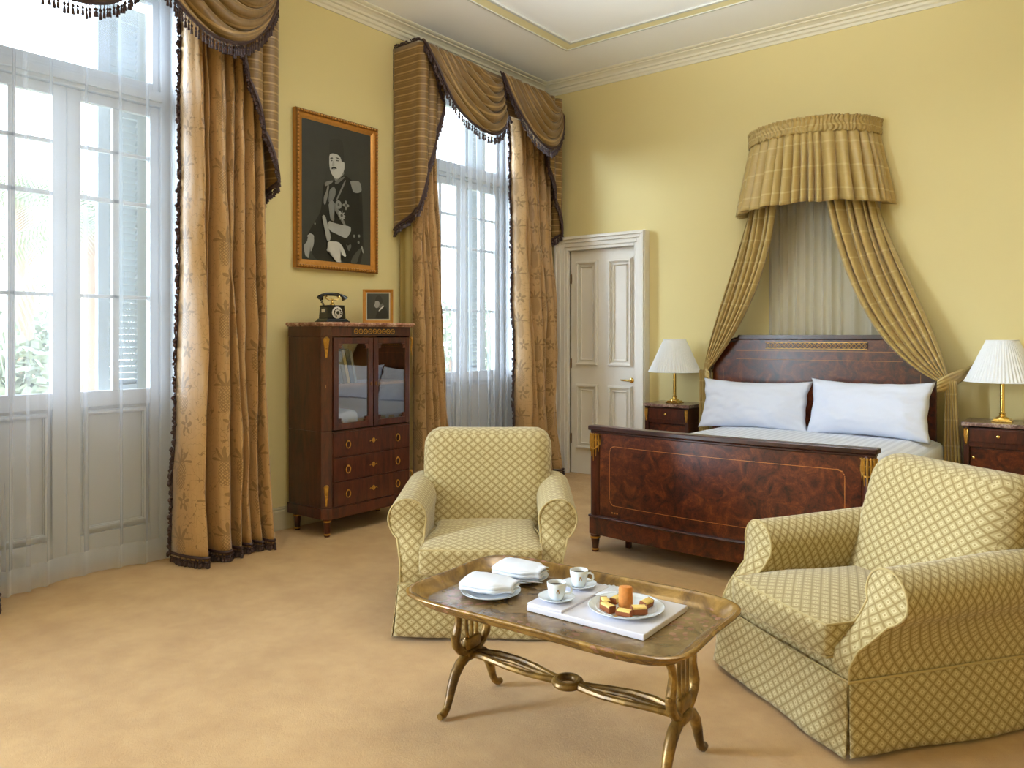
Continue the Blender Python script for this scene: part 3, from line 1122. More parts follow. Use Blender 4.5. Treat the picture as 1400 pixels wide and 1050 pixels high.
# ================================================================= PORTRAIT
def flat_shape(mb_name, poly, parent, mat, depth, base):
    """flat printed shape on a picture plane; local: x = out of wall, y = along, z = up"""
    mb = MB()
    bm = bmesh.new()
    vs = [bm.verts.new((base, p[0], p[1])) for p in poly]
    try:
        f = bm.faces.new(vs)
        bmesh.ops.triangulate(bm, faces=[f])
    except Exception:
        pass
    bm.verts.ensure_lookup_table(); bm.verts.index_update()
    mb.v = [tuple(v.co) for v in bm.verts]
    for f in bm.faces:
        mb.face([v.index for v in f.verts])
    bm.free()
    return mb.build(mb_name, mat, parent, smooth=False)

PORT = {'fez': [(-0.101, 0.41), (-0.081, 0.425), (0.0, 0.441), (0.02, 0.435), (0.044, 0.415), (0.057, 0.265), (0.037, 0.269), (0.02, 0.303), (-0.024, 0.316), (-0.073, 0.315), (-0.104, 0.301)], 'face': [(-0.104, 0.299), (-0.073, 0.315), (-0.024, 0.316), (0.014, 0.302), (0.027, 0.26), (0.044, 0.268), (0.06, 0.26), (0.059, 0.214), (0.047, 0.185), (0.004, 0.132), (-0.036, 0.119), (-0.072, 0.144), (-0.093, 0.175), (-0.104, 0.218)], 'neck': [(-0.062, 0.143), (0.05, 0.199), (0.057, 0.17), (-0.016, 0.113), (-0.039, 0.102)], 'coat': [(-0.153, 0.071), (-0.062, 0.106), (-0.039, 0.102), (0.059, 0.17), (0.143, 0.134), (0.242, 0.103), (0.26, 0.025), (0.278, -0.523), (0.075, -0.541), (0.0, -0.51), (-0.062, -0.548), (-0.24, -0.542), (-0.301, -0.458), (-0.329, -0.342), (-0.286, -0.28), (-0.193, -0.155), (-0.174, -0.037), (-0.169, 0.04)], 'epL': [(-0.158, 0.068), (-0.138, 0.086), (-0.062, 0.106), (-0.081, 0.08), (-0.122, 0.058), (-0.153, 0.045)], 'epR': [(0.114, 0.126), (0.213, 0.139), (0.239, 0.116), (0.249, 0.057), (0.195, 0.038), (0.149, 0.042), (0.126, 0.099)], 'collar': [(-0.049, 0.095), (0.05, 0.153), (0.057, 0.141), (-0.024, 0.079), (-0.046, 0.077)], 'aig': [(-0.126, 0.062), (-0.11, 0.057), (-0.126, -0.03), (-0.152, -0.101), (-0.168, -0.088), (-0.168, -0.036), (-0.142, 0.006)], 'aig2': [(-0.11, 0.024), (-0.062, 0.059), (-0.039, 0.034), (-0.046, -0.019), (-0.097, -0.078), (-0.12, -0.068)], 'sash': [(-0.12, -0.081), (-0.072, -0.042), (0.075, -0.233), (0.05, -0.243), (-0.062, -0.112), (-0.052, -0.218), (-0.097, -0.207), (-0.11, -0.144)], 'cord': [(0.059, 0.128), (0.07, 0.117), (-0.024, -0.049), (-0.041, -0.044)], 'belt': [(-0.126, -0.215), (-0.032, -0.232), (0.121, -0.237), (0.125, -0.277), (0.074, -0.339), (0.0, -0.32), (-0.117, -0.29)], 'hilt': [(-0.188, -0.193), (-0.174, -0.176), (-0.152, -0.183), (-0.133, -0.237), (-0.094, -0.336), (-0.104, -0.371), (-0.139, -0.374), (-0.155, -0.304)], 'glove': [(-0.13, -0.376), (-0.013, -0.37), (0.03, -0.403), (0.07, -0.472), (0.06, -0.486), (0.02, -0.469), (0.0, -0.491), (0.017, -0.529), (0.0, -0.539), (-0.036, -0.539), (-0.062, -0.502), (-0.097, -0.473), (-0.11, -0.448), (-0.133, -0.456), (-0.142, -0.444), (-0.126, -0.42)], 'hand': [(-0.329, -0.348), (-0.304, -0.336), (-0.277, -0.342), (-0.269, -0.38), (-0.274, -0.418), (-0.298, -0.468), (-0.307, -0.465), (-0.301, -0.421), (-0.316, -0.435), (-0.319, -0.513), (-0.332, -0.524), (-0.341, -0.506), (-0.353, -0.515), (-0.371, -0.464), (-0.374, -0.427), (-0.341, -0.399)], 'cuff': [(-0.341, -0.355), (-0.309, -0.331), (-0.274, -0.342), (-0.269, -0.364), (-0.301, -0.351), (-0.329, -0.363)], 'tail1': [(0.067, -0.379), (0.087, -0.395), (0.118, -0.375), (0.128, -0.394), (0.104, -0.438), (0.084, -0.424)], 'tail2': [(0.114, -0.535), (0.143, -0.472), (0.225, -0.398), (0.239, -0.411), (0.213, -0.467), (0.187, -0.529)], 'tail3': [(0.232, -0.387), (0.249, -0.38), (0.267, -0.435), (0.256, -0.443)], 'browL': [(-0.097, 0.274), (-0.072, 0.284), (-0.062, 0.275), (-0.091, 0.265)], 'browR': [(-0.046, 0.289), (-0.006, 0.29), (0.014, 0.278), (-0.016, 0.278)], 'eyeL': [(-0.091, 0.257), (-0.072, 0.263), (-0.072, 0.253), (-0.088, 0.25)], 'eyeR': [(-0.036, 0.269), (-0.003, 0.27), (-0.006, 0.262), (-0.032, 0.26)], 'nose': [(-0.068, 0.257), (-0.055, 0.259), (-0.049, 0.22), (-0.072, 0.214), (-0.081, 0.217)], 'mous': [(-0.086, 0.198), (-0.062, 0.213), (-0.029, 0.208), (-0.026, 0.198), (-0.062, 0.197), (-0.081, 0.186)], 'mouth': [(-0.072, 0.188), (-0.046, 0.193), (-0.052, 0.184), (-0.068, 0.182)]}
PORT_STYLE = [('coat', 'printed_uniform', 30), ('neck', 'printed_neck', 120), ('face', 'printed_face', 178), ('fez', 'printed_fez', 44),
              ('browL', 'printed_brow', 70), ('browR', 'printed_brow', 70), ('eyeL', 'printed_eye', 60), ('eyeR', 'printed_eye', 60),
              ('nose', 'printed_nose', 152), ('mous', 'printed_moustache', 36), ('mouth', 'printed_mouth', 90), ('collar', 'printed_collar', 96),
              ('epL', 'printed_epaulette', 110), ('epR', 'printed_epaulette', 122), ('aig', 'printed_braid', 112), ('aig2', 'printed_braid', 100),
              ('sash', 'printed_sash', 112), ('cord', 'printed_collar_chain', 108), ('belt', 'printed_belt', 148), ('hilt', 'printed_sword_hilt', 140),
              ('cuff', 'printed_cuff', 165), ('hand', 'printed_hand', 142), ('glove', 'printed_glove', 186),
              ('tail1', 'printed_ornament', 90), ('tail2', 'printed_coat_tail', 66), ('tail3', 'printed_coat_tail', 130)]
def smooth_poly(p):
    """one round of corner cutting for softer printed outlines"""
    out = []
    n = len(p)
    for i in range(n):
        a, b = p[i], p[(i + 1) % n]
        out.append((a[0] * .8 + b[0] * .2, a[1] * .8 + b[1] * .2))
        out.append((a[0] * .2 + b[0] * .8, a[1] * .2 + b[1] * .8))
    return out

def picture_frame(root, hy, z0, z1, wo, wi, t, mats, beads=True):
    """mitred frame round [-hy, hy] x [z0, z1]; local x is the way out of the wall"""
    steps = [(0, 0, t * .7), (wo * .25, 0, t * .95), (wo, 0, t * .9), (wo, 1, t * .62), (wo + wi, 1, t * .45)]
    mb = MB()
    prf = [(0.0, 0.0), (0.0, t * .8), (wo * .3, t), (wo * .9, t * .95), (wo, t * .68), (wo + wi * .5, t * .6), (wo + wi, t * .42), (wo + wi, 0.0)]
    corners = []
    for d, x in prf:
        corners.append([(x, -hy + d, z0 + d), (x, hy - d, z0 + d), (x, hy - d, z1 - d), (x, -hy + d, z1 - d)])
    b = 0
    for row in corners:
        mb.v += row
    for i in range(len(prf) - 1):
        for j in range(4):
            k_ = (j + 1) % 4
            mb.cur = 1 if i in (1, 2) else 0
            mb.face([i * 4 + j, i * 4 + k_, (i + 1) * 4 + k_, (i + 1) * 4 + j])
    fr = mb.build('frame', [mats[0], mats[1]], root, smooth=False)
    if beads:
        bd = MB()
        c = wo * .6
        step = wo * .95
        def row(a0, b0, a1, b1):
            n_ = max(2, int(math.hypot(a1 - a0, b1 - b0) / step))
            for i in range(n_ + 1):
                y, z = lerp(a0, a1, i / n_), lerp(b0, b1, i / n_)
                q = step * .36
                bd.lathe([(0, -q), (q * .8, -q * .6), (q, 0), (q * .8, q * .6), (0, q)], (t, y, z), 6)
        row(-hy + c, z0 + c, hy - c, z0 + c); row(hy - c, z0 + c, hy - c, z1 - c)
        row(hy - c, z1 - c, -hy + c, z1 - c); row(-hy + c, z1 - c, -hy + c, z0 + c)
        bd.build('beading', M['gilt'], fr)
    return fr

pr = T('framed_portrait', 'large gilt-framed black and white portrait of a person in uniform and fez on the wall', 'picture',
       (XL + .005, 3.935, 2.533))
picture_frame(pr, .405, -.597, .597, .028, .038, .045, (M['gilt'], M['giltdark']))
MB().box(.004, .018, -.345, .345, -.535, .535).build('print', greymat(52), pr, smooth=False)
x_ = .0192
for key, nm, g_ in PORT_STYLE:
    poly = PORT[key]
    poly = [(max(-.338, min(.338, a * .915 + .012)), max(-.53, min(.53, b))) for a, b in poly]
    flat_shape(nm, smooth_poly(poly), pr, greymat(g_), 0, x_)
    x_ += .0005
for (cy_, cz_, r_, sp_, g_) in ((-0.016, -0.08, .034, 0, 120), (0.064, -0.076, .038, 4, 124), (0.017, -0.161, .042, 9, 150),
                               (.155, -.311, .012, 0, 120), (.211, -.305, .012, 0, 120), (.204, -.357, .012, 0, 110), (-.264, -.255, .008, 0, 110)):
    n_ = 36
    poly = []
    for i in range(n_):
        a = 2 * pi * i / n_
        rr = r_ * (1 if not sp_ else (.72 + .28 * cos(a * sp_)))
        poly.append((cy_ * .915 + .012 + rr * .9 * cos(a), cz_ + rr * sin(a)))
    flat_shape('printed_medal', poly, pr, greymat(g_), 0, x_)
    if r_ > .03:
        flat_shape('printed_medal_centre', [(cy_ * .915 + .012 + r_ * .3 * cos(a * .5), cz_ + r_ * .33 * sin(a * .5)) for a in range(0, 13)], pr, greymat(70), 0, x_ + .0004)
    x_ += .0003

# ================================================================= DISPLAY CABINET
CX0, CX1, CY0, CY1 = -4.80, -4.37, 3.46, 4.325
def cab_outline(e, ch=.055):
    return [(CX0 - 0, CY0 - e), (CX1 + e - ch, CY0 - e), (CX1 + e, CY0 - e + ch), (CX1 + e, CY1 + e - ch), (CX1 + e - ch, CY1 + e), (CX0, CY1 + e)]
cab = T('display_cabinet', 'dark mahogany display cabinet with glazed doors and three drawers by the wall', 'cabinet', (-4.6, 3.9, 0), 0, None, True)
mb = MB()
mb.prism([(p[0], p[1]) for p in cab_outline(.012)], lambda a, b, d: (a, b, d), .13, .205)
mb.prism(cab_outline(.0), lambda a, b, d: (a, b, d), .205, .745)
# upper carcass as separate walls so that the glass shows the inside
def pr_(poly, z0, z1):
    mb.prism(poly, lambda a, b, d: (a, b, d), z0, z1)
pr_([(CX0, CY0), (CX1 - .055, CY0), (CX1 - .055, CY0 + .022), (CX0, CY0 + .022)], .745, 1.42)
pr_([(CX0, CY1 - .022), (CX1 - .055, CY1 - .022), (CX1 - .055, CY1), (CX0, CY1)], .745, 1.42)
pr_([(CX1 - .055, CY0), (CX1, CY0 + .055), (CX1 - .02, CY0 + .07), (CX1 - .055, CY0 + .022)], .745, 1.42)
pr_([(CX1 - .055, CY1), (CX1 - .055, CY1 - .022), (CX1 - .02, CY1 - .07), (CX1, CY1 - .055)], .745, 1.42)
pr_([(CX0, CY0 + .02), (CX0 + .012, CY0 + .02), (CX0 + .012, CY1 - .02), (CX0, CY1 - .02)], .745, 1.42)
mb.prism(cab_outline(.004), lambda a, b, d: (a, b, d), 1.42, 1.492)
mb.build('carcass', M['mahogany'], cab, smooth=False, bevel=.003)
tp = MB()
tp.prism(cab_outline(.022), lambda a, b, d: (a, b, d), 1.492, 1.503)
tp.prism(cab_outline(.03), lambda a, b, d: (a, b, d), 1.503, 1.522)
tp.build('marble_top', M['marble_pink'], cab, smooth=False, bevel=.006)
for (x, y) in ((CX1 - .045, CY0 + .045), (CX1 - .045, CY1 - .045), (CX0 + .05, CY0 + .04), (CX0 + .05, CY1 - .04)):
    l = MB().lathe([(.018, 0), (.022, .012), (.019, .02), (.026, .11), (.030, .118), (.030, .13)], (x, y, 0), 14)
    lg = l.build('leg', M['mahogany'], cab)
    MB().lathe([(.020, .012), (.0235, .014), (.0235, .022), (.020, .024)], (x, y, 0), 14).build('brass_ring', M['ormolu'], lg)
    MB().lathe([(.027, .105), (.0295, .107), (.0295, .115), (.028, .117)], (x, y, 0), 14).build('brass_ring', M['ormolu'], lg)
# doors
DY = [(CY0 + .062, CY0 + .4285), (CY1 - .4285, CY1 - .062)]
for di, (a, b) in enumerate(DY):
    d = MB()
    z0, z1 = .755, 1.412
    x0, x1 = CX1 - .012, CX1 + .008
    w = .045
    d.box(x0, x1, a, a + w, z0, z1); d.box(x0, x1, b - w, b, z0, z1)
    d.box(x0, x1, a + w, b - w, z0, z0 + w); d.box(x0, x1, a + w, b - w, z1 - w, z1)
    for (cy_, cz_, sy, sz) in ((a + w, z0 + w, 1, 1), (b - w, z0 + w, -1, 1), (a + w, z1 - w, 1, -1), (b - w, z1 - w, -1, -1)):
        d.box(x0, x1, *sorted((cy_, cy_ + sy * .025)), *sorted((cz_, cz_ + sz * .035)))
        d.box(x0, x1, *sorted((cy_ + sy * .025, cy_ + sy * .036)), *sorted((cz_, cz_ + sz * .014)))
    dr = d.build('door', M['mahogany'], cab, smooth=False, bevel=.003)
    MB().box(x0 + .008, x0 + .011, a + .02, b - .02, z0 + .02, z1 - .02).build('glass', M['cabglass'], dr, smooth=False)
    e = MB().lathe([(0, 0), (.009, 0), (.009, .004), (0, .006)], seg=12)
    yk = b - .02 if di == 0 else a + .02
    e.v = [(x1 + z, yk + x, 1.07 + y * 1.8) for x, y, z in e.v]
    e.build('escutcheon', M['ormolu_dark'], dr)
# shelf and back lining
MB().box(CX0 + .012, CX1 - .03, CY0 + .022, CY1 - .022, 1.055, 1.075).build('shelf', M['interior'], cab, smooth=False)
MB().box(CX0 + .012, CX0 + .016, CY0 + .022, CY1 - .022, .747, 1.42).build('back_lining', M['interior'], cab, smooth=False)
# drawers
for (z0, z1) in ((.565, .735), (.392, .552), (.215, .380)):
    dr = MB().box(CX1 - .004, CX1 + .008, CY0 + .062, CY1 - .062, z0, z1).build('drawer', M['mahogany'], cab, smooth=False, bevel=.003)
    zc = (z0 + z1) / 2
    for y in (CY0 + .19, CY1 - .19):
        rg = MB()
        rg.tube([(CX1 + .014, y + .02 * cos(t * pi / 8), zc - .006 + .026 * sin(t * pi / 8)) for t in range(16)], .0035, 6, closed=True)
        rg.tube([(CX1 + .006, y, zc + .02), (CX1 + .02, y, zc + .02)], .006, 8)
        rg.build('ring_pull', M['ormolu'], dr)
    es = MB()
    es.tube([(CX1 + .01, (CY0 + CY1) / 2 + .011 * cos(t * pi / 6), zc + .016 * sin(t * pi / 6)) for t in range(12)], .003, 6, closed=True)
    es.box(CX1 + .008, CX1 + .011, (CY0 + CY1) / 2 - .004, (CY0 + CY1) / 2 + .004, zc - .012, zc + .012)
    for s in (-1, 1):
        es.tube([(CX1 + .01, (CY0 + CY1) / 2 + s * .011, zc - .005), (CX1 + .01, (CY0 + CY1) / 2 + s * .03, zc + .003), (CX1 + .01, (CY0 + CY1) / 2 + s * .036, zc - .006)], .003, 5)
    es.build('escutcheon', M['ormolu'], dr)
# bronze mounts on the canted corners and a frieze ornament
def corner_mount(y, sgn, z0, z1, wide):
    mb_ = MB()
    cx, cy = CX1 - .0275 + .004, y + sgn * .0275
    ax = Vector((1, sgn, 0)).normalized() if False else Vector((1, -sgn, 0)).normalized()
    side = Vector((1, sgn, 0)).normalized()
    c0 = Vector((cx, cy - sgn * .004, 0)) + ax * .004
    for i in range(3):
        o = side * (i - 1) * wide * .35
        pts = [c0 + o * (1 - .8 * t / 8) + Vector((0, 0, lerp(z1, z0, t / 8))) + ax * (.006 + .004 * sin(t)) for t in range(9)]
        mb_.tube(pts, [.007 * (1 - .7 * t / 8) + .001 for t in range(9)], 6)
    mb_.lathe([(0, -.012), (.014, -.006), (.016, .004), (.008, .012), (0, .013)], tuple(c0 + Vector((0, 0, z1))), 8)
    mb_.lathe([(0, -.01), (.009, 0), (0, .01)], tuple(c0 + Vector((0, 0, lerp(z0, z1, .5))) + ax * .006), 8)
    mb_.build('bronze_mount', M['ormolu'], cab)
corner_mount(CY0, 1, 1.27, 1.405, .045); corner_mount(CY1, -1, 1.27, 1.405, .045)
corner_mount(CY0, 1, .225, .36, .03); corner_mount(CY1, -1, .225, .36, .03)
fz = MB()
MB().box(CX1 + .003, CX1 + .006, 3.69, 4.12, 1.43, 1.484).build('frieze_panel', M['darkwood'], cab, smooth=False)
for i in range(9):
    y = 3.725 + i * .045
    fz.tube([(CX1 + .008, y + .017 * cos(t * pi / 5), 1.457 + .017 * sin(t * pi / 5)) for t in range(10)], .003, 5, closed=True)
    fz.lathe([(0, -.006), (.006, 0), (0, .006)], (CX1 + .008, y, 1.457), 6)
fz.build('frieze_ornament', M['ormolu'], cab)

# books leaning on the cabinet shelf
BK = [(.030, .24, (70, 86, 60), .30, 'green book leaning at the left end of the cabinet shelf'),
      (.022, .23, (206, 200, 176), .30, 'cream-edged book leaning second from left on the cabinet shelf'),
      (.034, .245, (64, 70, 52), .26, 'thick dark olive book leaning third from left on the cabinet shelf'),
      (.030, .24, (84, 84, 62), .24, 'olive brown book leaning fourth from left on the cabinet shelf'),
      (.024, .25, (186, 160, 92), .24, 'yellow-spined book leaning fifth from left on the cabinet shelf'),
      (.034, .25, (58, 66, 74), .22, 'slate blue book leaning sixth from left on the cabinet shelf'),
      (.020, .24, (176, 172, 160), .22, 'pale grey book leaning at the right end of the row of books')]
yb_ = 3.565
for i, (t_, h_, cl, lean, lab) in enumerate(BK):
    bk = T('book', lab, 'book', (-4.5, yb_, 1.077), 0, 'books on the cabinet shelf')
    c_ = MB()
    c_.box(-.075, .075, 0, .003, 0, h_); c_.box(-.075, .075, t_ - .003, t_, 0, h_); c_.box(.072, .076, 0, t_, 0, h_)
    c_.build('cover', plain('book_cover_%d' % i, rgb(*cl), 0.5, var=.2, scale=30), bk, smooth=False)
    MB().box(-.07, .071, .003, t_ - .003, .005, h_ - .005).build('pages', M['napkin'], bk, smooth=False)
    bk.rotation_euler = (lean, 0, 0)
    yb_ += t_ / cos(lean) + .004
# folded linen lying in the bottom of the cabinet
for i, (yy, w_, lab) in enumerate(((3.70, .13, 'folded white linen lying in the cabinet below the books'),)):
    ln = MB().rbox((-4.57, yy, .822), (.12, w_, .05), .03, 8, lambda p: (p.x, p.y, p.z + .012 * sin(p.y * 30)))
    tag(ln.build('folded_linen', M['pillow'], None, weld=True), lab, 'linen')

# ---------------------------------------------------------------- telephone
ph = T('rotary_telephone', 'antique black rotary telephone with a gilt cradle on top of the cabinet', 'telephone', (-4.60, 3.70, 1.523), radians(82))
b = MB()
def taper(z0, z1, w0, w1, d0, d1):
    k_ = len(b.v)
    b.v += [(-w0, -d0, z0), (w0, -d0, z0), (w0, d0, z0), (-w0, d0, z0), (-w1, -d1, z1), (w1, -d1, z1), (w1, d1, z1), (-w1, d1, z1)]
    for q in ((3, 2, 1, 0), (4, 5, 6, 7), (0, 1, 5, 4), (1, 2, 6, 5), (2, 3, 7, 6), (3, 0, 4, 7)):
        b.face([k_ + i for i in q])
taper(0, .012, .098, .098, .088, .088); taper(.012, .03, .092, .08, .082, .07)
taper(.03, .118, .076, .07, .066, .06); taper(.118, .128, .075, .07, .065, .06)
b.build('body', M['blackmetal'], ph, smooth=False, bevel=.004)
d = MB()
d.lathe([(0, 0), (.042, 0), (.044, .004), (.038, .008), (.014, .009), (.014, .012), (0, .012)], seg=28)
d.v = [(.0 + x, -.0665 - z, .072 + y) for x, y, z in d.v]
dd = d.build('dial', M['dialwhite'], ph)
hl = MB()
for i in range(10):
    a = -.4 + i * .52
    q = MB().lathe([(0, 0), (.0058, 0), (.0058, .002), (0, .002)], seg=10)
    o = len(hl.v)
    hl.v += [(.028 * cos(a) + x, -.0752 - z, .072 + .028 * sin(a) + y) for x, y, z in q.v]
    for f_ in q.f:
        hl.face([o + i_ for i_ in f_])
q = MB().lathe([(0, 0), (.013, 0), (.013, .003), (0, .003)], seg=16)
o = len(hl.v)
hl.v += [(x, -.0788 - z, .072 + y) for x, y, z in q.v]
for f_ in q.f:
    hl.face([o + i_ for i_ in f_])
hl.build('finger_holes', M['blackmetal'], dd)
MB().box(-.078, -.0735, -.025, .02, .075, .100).build('name_plate', M['dialwhite'], ph, smooth=False)
cr = MB()
cr.lathe([(.022, .128), (.018, .136), (.008, .142), (.010, .150), (.006, .158), (.009, .172), (.005, .178)], (0, 0, 0), 14)
for s in (-1, 1):
    cr.tube([(0, 0, .172), (s * .03, 0, .168), (s * .052, 0, .178), (s * .056, 0, .196)], .0045, 8)
    cr.tube([(s * .050, -.018, .196), (s * .056, 0, .188), (s * .050, .018, .196)], .004, 6)
cr.build('cradle', M['brass'], ph)
hs = MB()
hs.tube([(-.075, 0, .203), (-.05, 0, .209), (0, 0, .211), (.05, 0, .209), (.075, 0, .203)], [.010, .0125, .0135, .0125, .010], 12)
for s in (-1, 1):
    hs.tube([(s * .07, 0, .208), (s * .085, -.002, .200), (s * .100, -.004, .186), (s * .106, -.005, .176)], [.009, .012, .021, .026], 14)
hs.build('handset', M['blackmetal'], ph)
cdp = [(-.10 + .008 * sin(i * .9) * 1.2 + .02 * i / 26, -.01 + .008 * cos(i * .9), .172 - .048 * i / 26) for i in range(27)]
MB().tube(cdp, .0028, 6).build('cord', M['blackmetal'], ph)

# ---------------------------------------------------------------- small photograph
sp_ = T('framed_photograph', 'small gold-framed photograph of a person in profile standing on the cabinet', 'picture', (-4.60, 4.153, 1.523), radians(-50))
picture_frame(sp_, .119, .0, .268, .012, .012, .022, (M['gilt'], M['gilt']), beads=False)
MB().box(0, .006, -.100, .100, .02, .250).build('mount_board', M['trimw'], sp_, smooth=False)
MB().box(.006, .0075, -.086, .086, .034, .236).build('print', greymat(62), sp_, smooth=False)
MB().tube([(0, 0, .2), (-.09, 0, .0)], .004, 6).build('easel_strut', M['darkwood'], sp_)
SPH = {'coat': (44, [(0.009, 0.13), (0.062, 0.151), (0.093, 0.119), (0.107, 0.04), (-0.03, 0.04), (-0.017, 0.077), (0.0, 0.103)]),
       'neck': (100, [(0.014, 0.163), (0.044, 0.171), (0.058, 0.151), (0.022, 0.13), (0.0, 0.13)]),
       'fez': (46, [(-0.032, 0.188), (-0.017, 0.228), (0.021, 0.236), (0.044, 0.207), (0.049, 0.177), (0.031, 0.156), (0.015, 0.17), (0.0, 0.19)]),
       'face': (150, [(-0.03, 0.186), (0.0, 0.19), (0.018, 0.173), (0.014, 0.15), (0.0, 0.13), (-0.02, 0.128), (-0.03, 0.135), (-0.042, 0.153), (-0.03, 0.168)]),
       'lapel': (205, [(0.058, 0.151), (0.065, 0.144), (0.014, 0.102), (0.003, 0.102), (0.021, 0.125)])}
x_ = .0079
for key, (g_, poly) in SPH.items():
    flat_shape('printed_' + key, smooth_poly([(a * .76, b * .94) for a, b in poly]), sp_, greymat(g_), 0, x_)
    x_ += .0004

# ================================================================= ARMCHAIRS
def make_armchair(label, loc, rz):
    root = T('armchair', label, 'armchair', loc, rz, None)
    def yf(z):                                # the arm fronts sweep back as they rise
        return -.365 + .165 * smooth01((z - .30) / .20)
    # body
    MB().rbox((0, .07, .19), (.375, .425, .12), .03, 8).build('body', M['uph'], root, weld=True)
    for s in (-1, 1):
        cx, cz, r = .372, .525, .098
        prof_ = [(.283, .20), (.283, .34), (.281, .44)]
        for i in range(19):
            a = radians(200 - i * (262 / 18))
            prof_.append((cx + r * cos(a), cz + r * sin(a)))
        prof_ += [(.408, .405), (.388, .355), (.384, .30), (.384, .20)]
        n = len(prof_)
        ap = 3 + 8
        mb = MB()
        def fn(u, v):
            i = min(n - 2, int(u * (n - 1) + 1e-9)); f = u * (n - 1) - i
            x, z = lerp(prof_[i][0], prof_[i + 1][0], f), lerp(prof_[i][1], prof_[i + 1][1], f)
            y = lerp(yf(z), .49, v)
            # soften the front edge
            e = exp(-v / .02)
            mx_, mz_ = .335, .45
            x, z = x + (mx_ - x) * .045 * e, z + (mz_ - z) * .02 * e
            z += .02 * smooth01(v) * smooth01((z - .4) / .15)
            return (s * x, y, z)
        us = [i / (n - 1) for i in range(n)]
        mb.grid(fn, 0, 0, us=us, vs=[0, .008, .02, .04, .08] + [.08 + .92 * i / 10 for i in range(1, 11)], flip=(s < 0))
        # front panel lofted between the two sides of the outline
        half = n // 2
        L = [fn(i / (n - 1), 0) for i in range(half)]
        R = [fn((n - 1 - i) / (n - 1), 0) for i in range(half)]
        b0 = len(mb.v)
        for i in range(half):
            for q in range(5):
                t = q / 4
                p = Vector(L[i]).lerp(Vector(R[i]), t)
                p.y -= .012 * sin(pi * t) * min(1, i / 2)
                mb.v.append(tuple(p))
        for i in range(half - 1):
            for q in range(4):
                mb.face([b0 + i * 5 + q, b0 + i * 5 + q + 1, b0 + (i + 1) * 5 + q + 1, b0 + (i + 1) * 5 + q])
        # back cap
        k_ = len(mb.v)
        mb.v += [fn(u, 1) for u in us]
        mb.face([k_ + i for i in range(n)])
        arm = mb.build('arm', M['uph'], root, autos=50)
        MB().tube([Vector(fn(i / (n - 1), 0)) + Vector((0, -.002, 0)) for i in range(1, n)], .0045, 6).build('piping', M['piping'], arm)
    # backrest
    def bdef(p):
        t = (p.z + .32) / .64
        y = p.y + .22 * t - .02 * cos(p.x * 3.2)
        x = p.x * (1.0 - .035 * (1 - t)) 
        k_ = max(0, (abs(p.x) - .26) / .1)
        z = p.z - .025 * k_ * k_ * max(0, t - .4)
        y += .05 * k_ * k_ * .5
        return (x, y, z)
    MB().rbox((0, .265, .570), (.368, .115, .325), .09, 14, bdef).build('backrest', M['uph'], root, weld=True, autos=80)
    # seat cushion
    def cdef(p):
        cr_ = (1 - (p.x / .29) ** 2) * (1 - (p.y / .30) ** 2)
        z = p.z + (.035 * max(0, cr_) if p.z > 0 else 0)
        y = p.y + (.012 * cos(p.x * 5) * -1 if p.y < -.2 else 0)
        x = p.x * (1 - .10 * smooth01((p.y + .10) / .2))
        return (x, y, z)
    cu = MB().rbox((0, -.065, .362), (.292, .325, .064), .028, 14, cdef).build('seat_cushion', M['uph'], root, weld=True, autos=80)
    pp = MB()
    for zz in (.418, .306):
        pts = []
        for i in range(41):
            x = -.285 + .57 * i / 40
            pts.append((x, -.085 - .299 - .012 * cos(x * 5) + .006, zz))
        pts = [(-.262, .05, zz), (-.286, -.1, zz), (-.286, -.36, zz)] + pts + [(.286, -.36, zz), (.286, -.1, zz), (.262, .05, zz)]
        pp.tube(pts, .0045, 6)
    pp.build('piping', M['piping'], cu)
    # skirt with kick pleats at the corners
    hx, y0, y1 = .385, -.37, .505
    per = [(-hx, y0), (hx, y0), (hx, y1), (-hx, y1)]
    nrm = [(0, -1), (1, 0), (0, 1), (-1, 0)]
    sk = MB()
    for si in range(4):
        a, b_ = per[si], per[(si + 1) % 4]
        L = math.hypot(b_[0] - a[0], b_[1] - a[1])
        tx, ty = (b_[0] - a[0]) / L, (b_[1] - a[1]) / L
        nx, ny = nrm[si]
        def fn(u, v):
            d = u * L
            fl = .026 * v + .010 * v * sin(u * 9 + si * 2) * sin(pi * u) + .006 * noise.noise(Vector((u * 6, v * 3, si)))
            ext = .020 * v
            edge = min(d, L - d)
            lift = .022 * v * exp(-(edge / .10)) * .4
            pos = lerp(-ext, L + ext, u)
            z = .258 - v * .246 + lift * .5 + .008 * v * max(0, sin(u * 5 + 1))
            return (a[0] + tx * pos + nx * (fl + .004), a[1] + ty * pos + ny * (fl + .004), z)
        sk.grid(fn, 40, 10)
    # inner pleat returns
    for (x, y) in per:
        sx, sy = (1 if x > 0 else -1), (1 if y > 0 else -1)
        sk.grid(lambda u, v: (x - sx * .05 + sx * .045 * u, y - sy * .005 * (1 - u) + sy * .0 - sy * .05 * u * 0, .256 - v * .24), 3, 3)
        sk.grid(lambda u, v: (x - sx * .004, y - sy * .05 + sy * .05 * u, .256 - v * .24), 3, 3)
    skirt = sk.build('skirt', M['uph'], root, solid=.004, autos=50)
    MB().tube([(-hx - .004, y0 - .004, .26), (hx + .004, y0 - .004, .26), (hx + .004, y1, .26), (-hx - .004, y1, .26)], .005, 6, closed=True).build('piping', M['piping'], skirt)
    return root
make_armchair('cream diamond-patterned armchair behind the coffee table, facing the viewer', (-2.582, 3.060, 0), radians(37.5))
make_armchair('cream diamond-patterned armchair on the right, cut by the photo edge', (-.816, 3.261, 0), radians(-35))

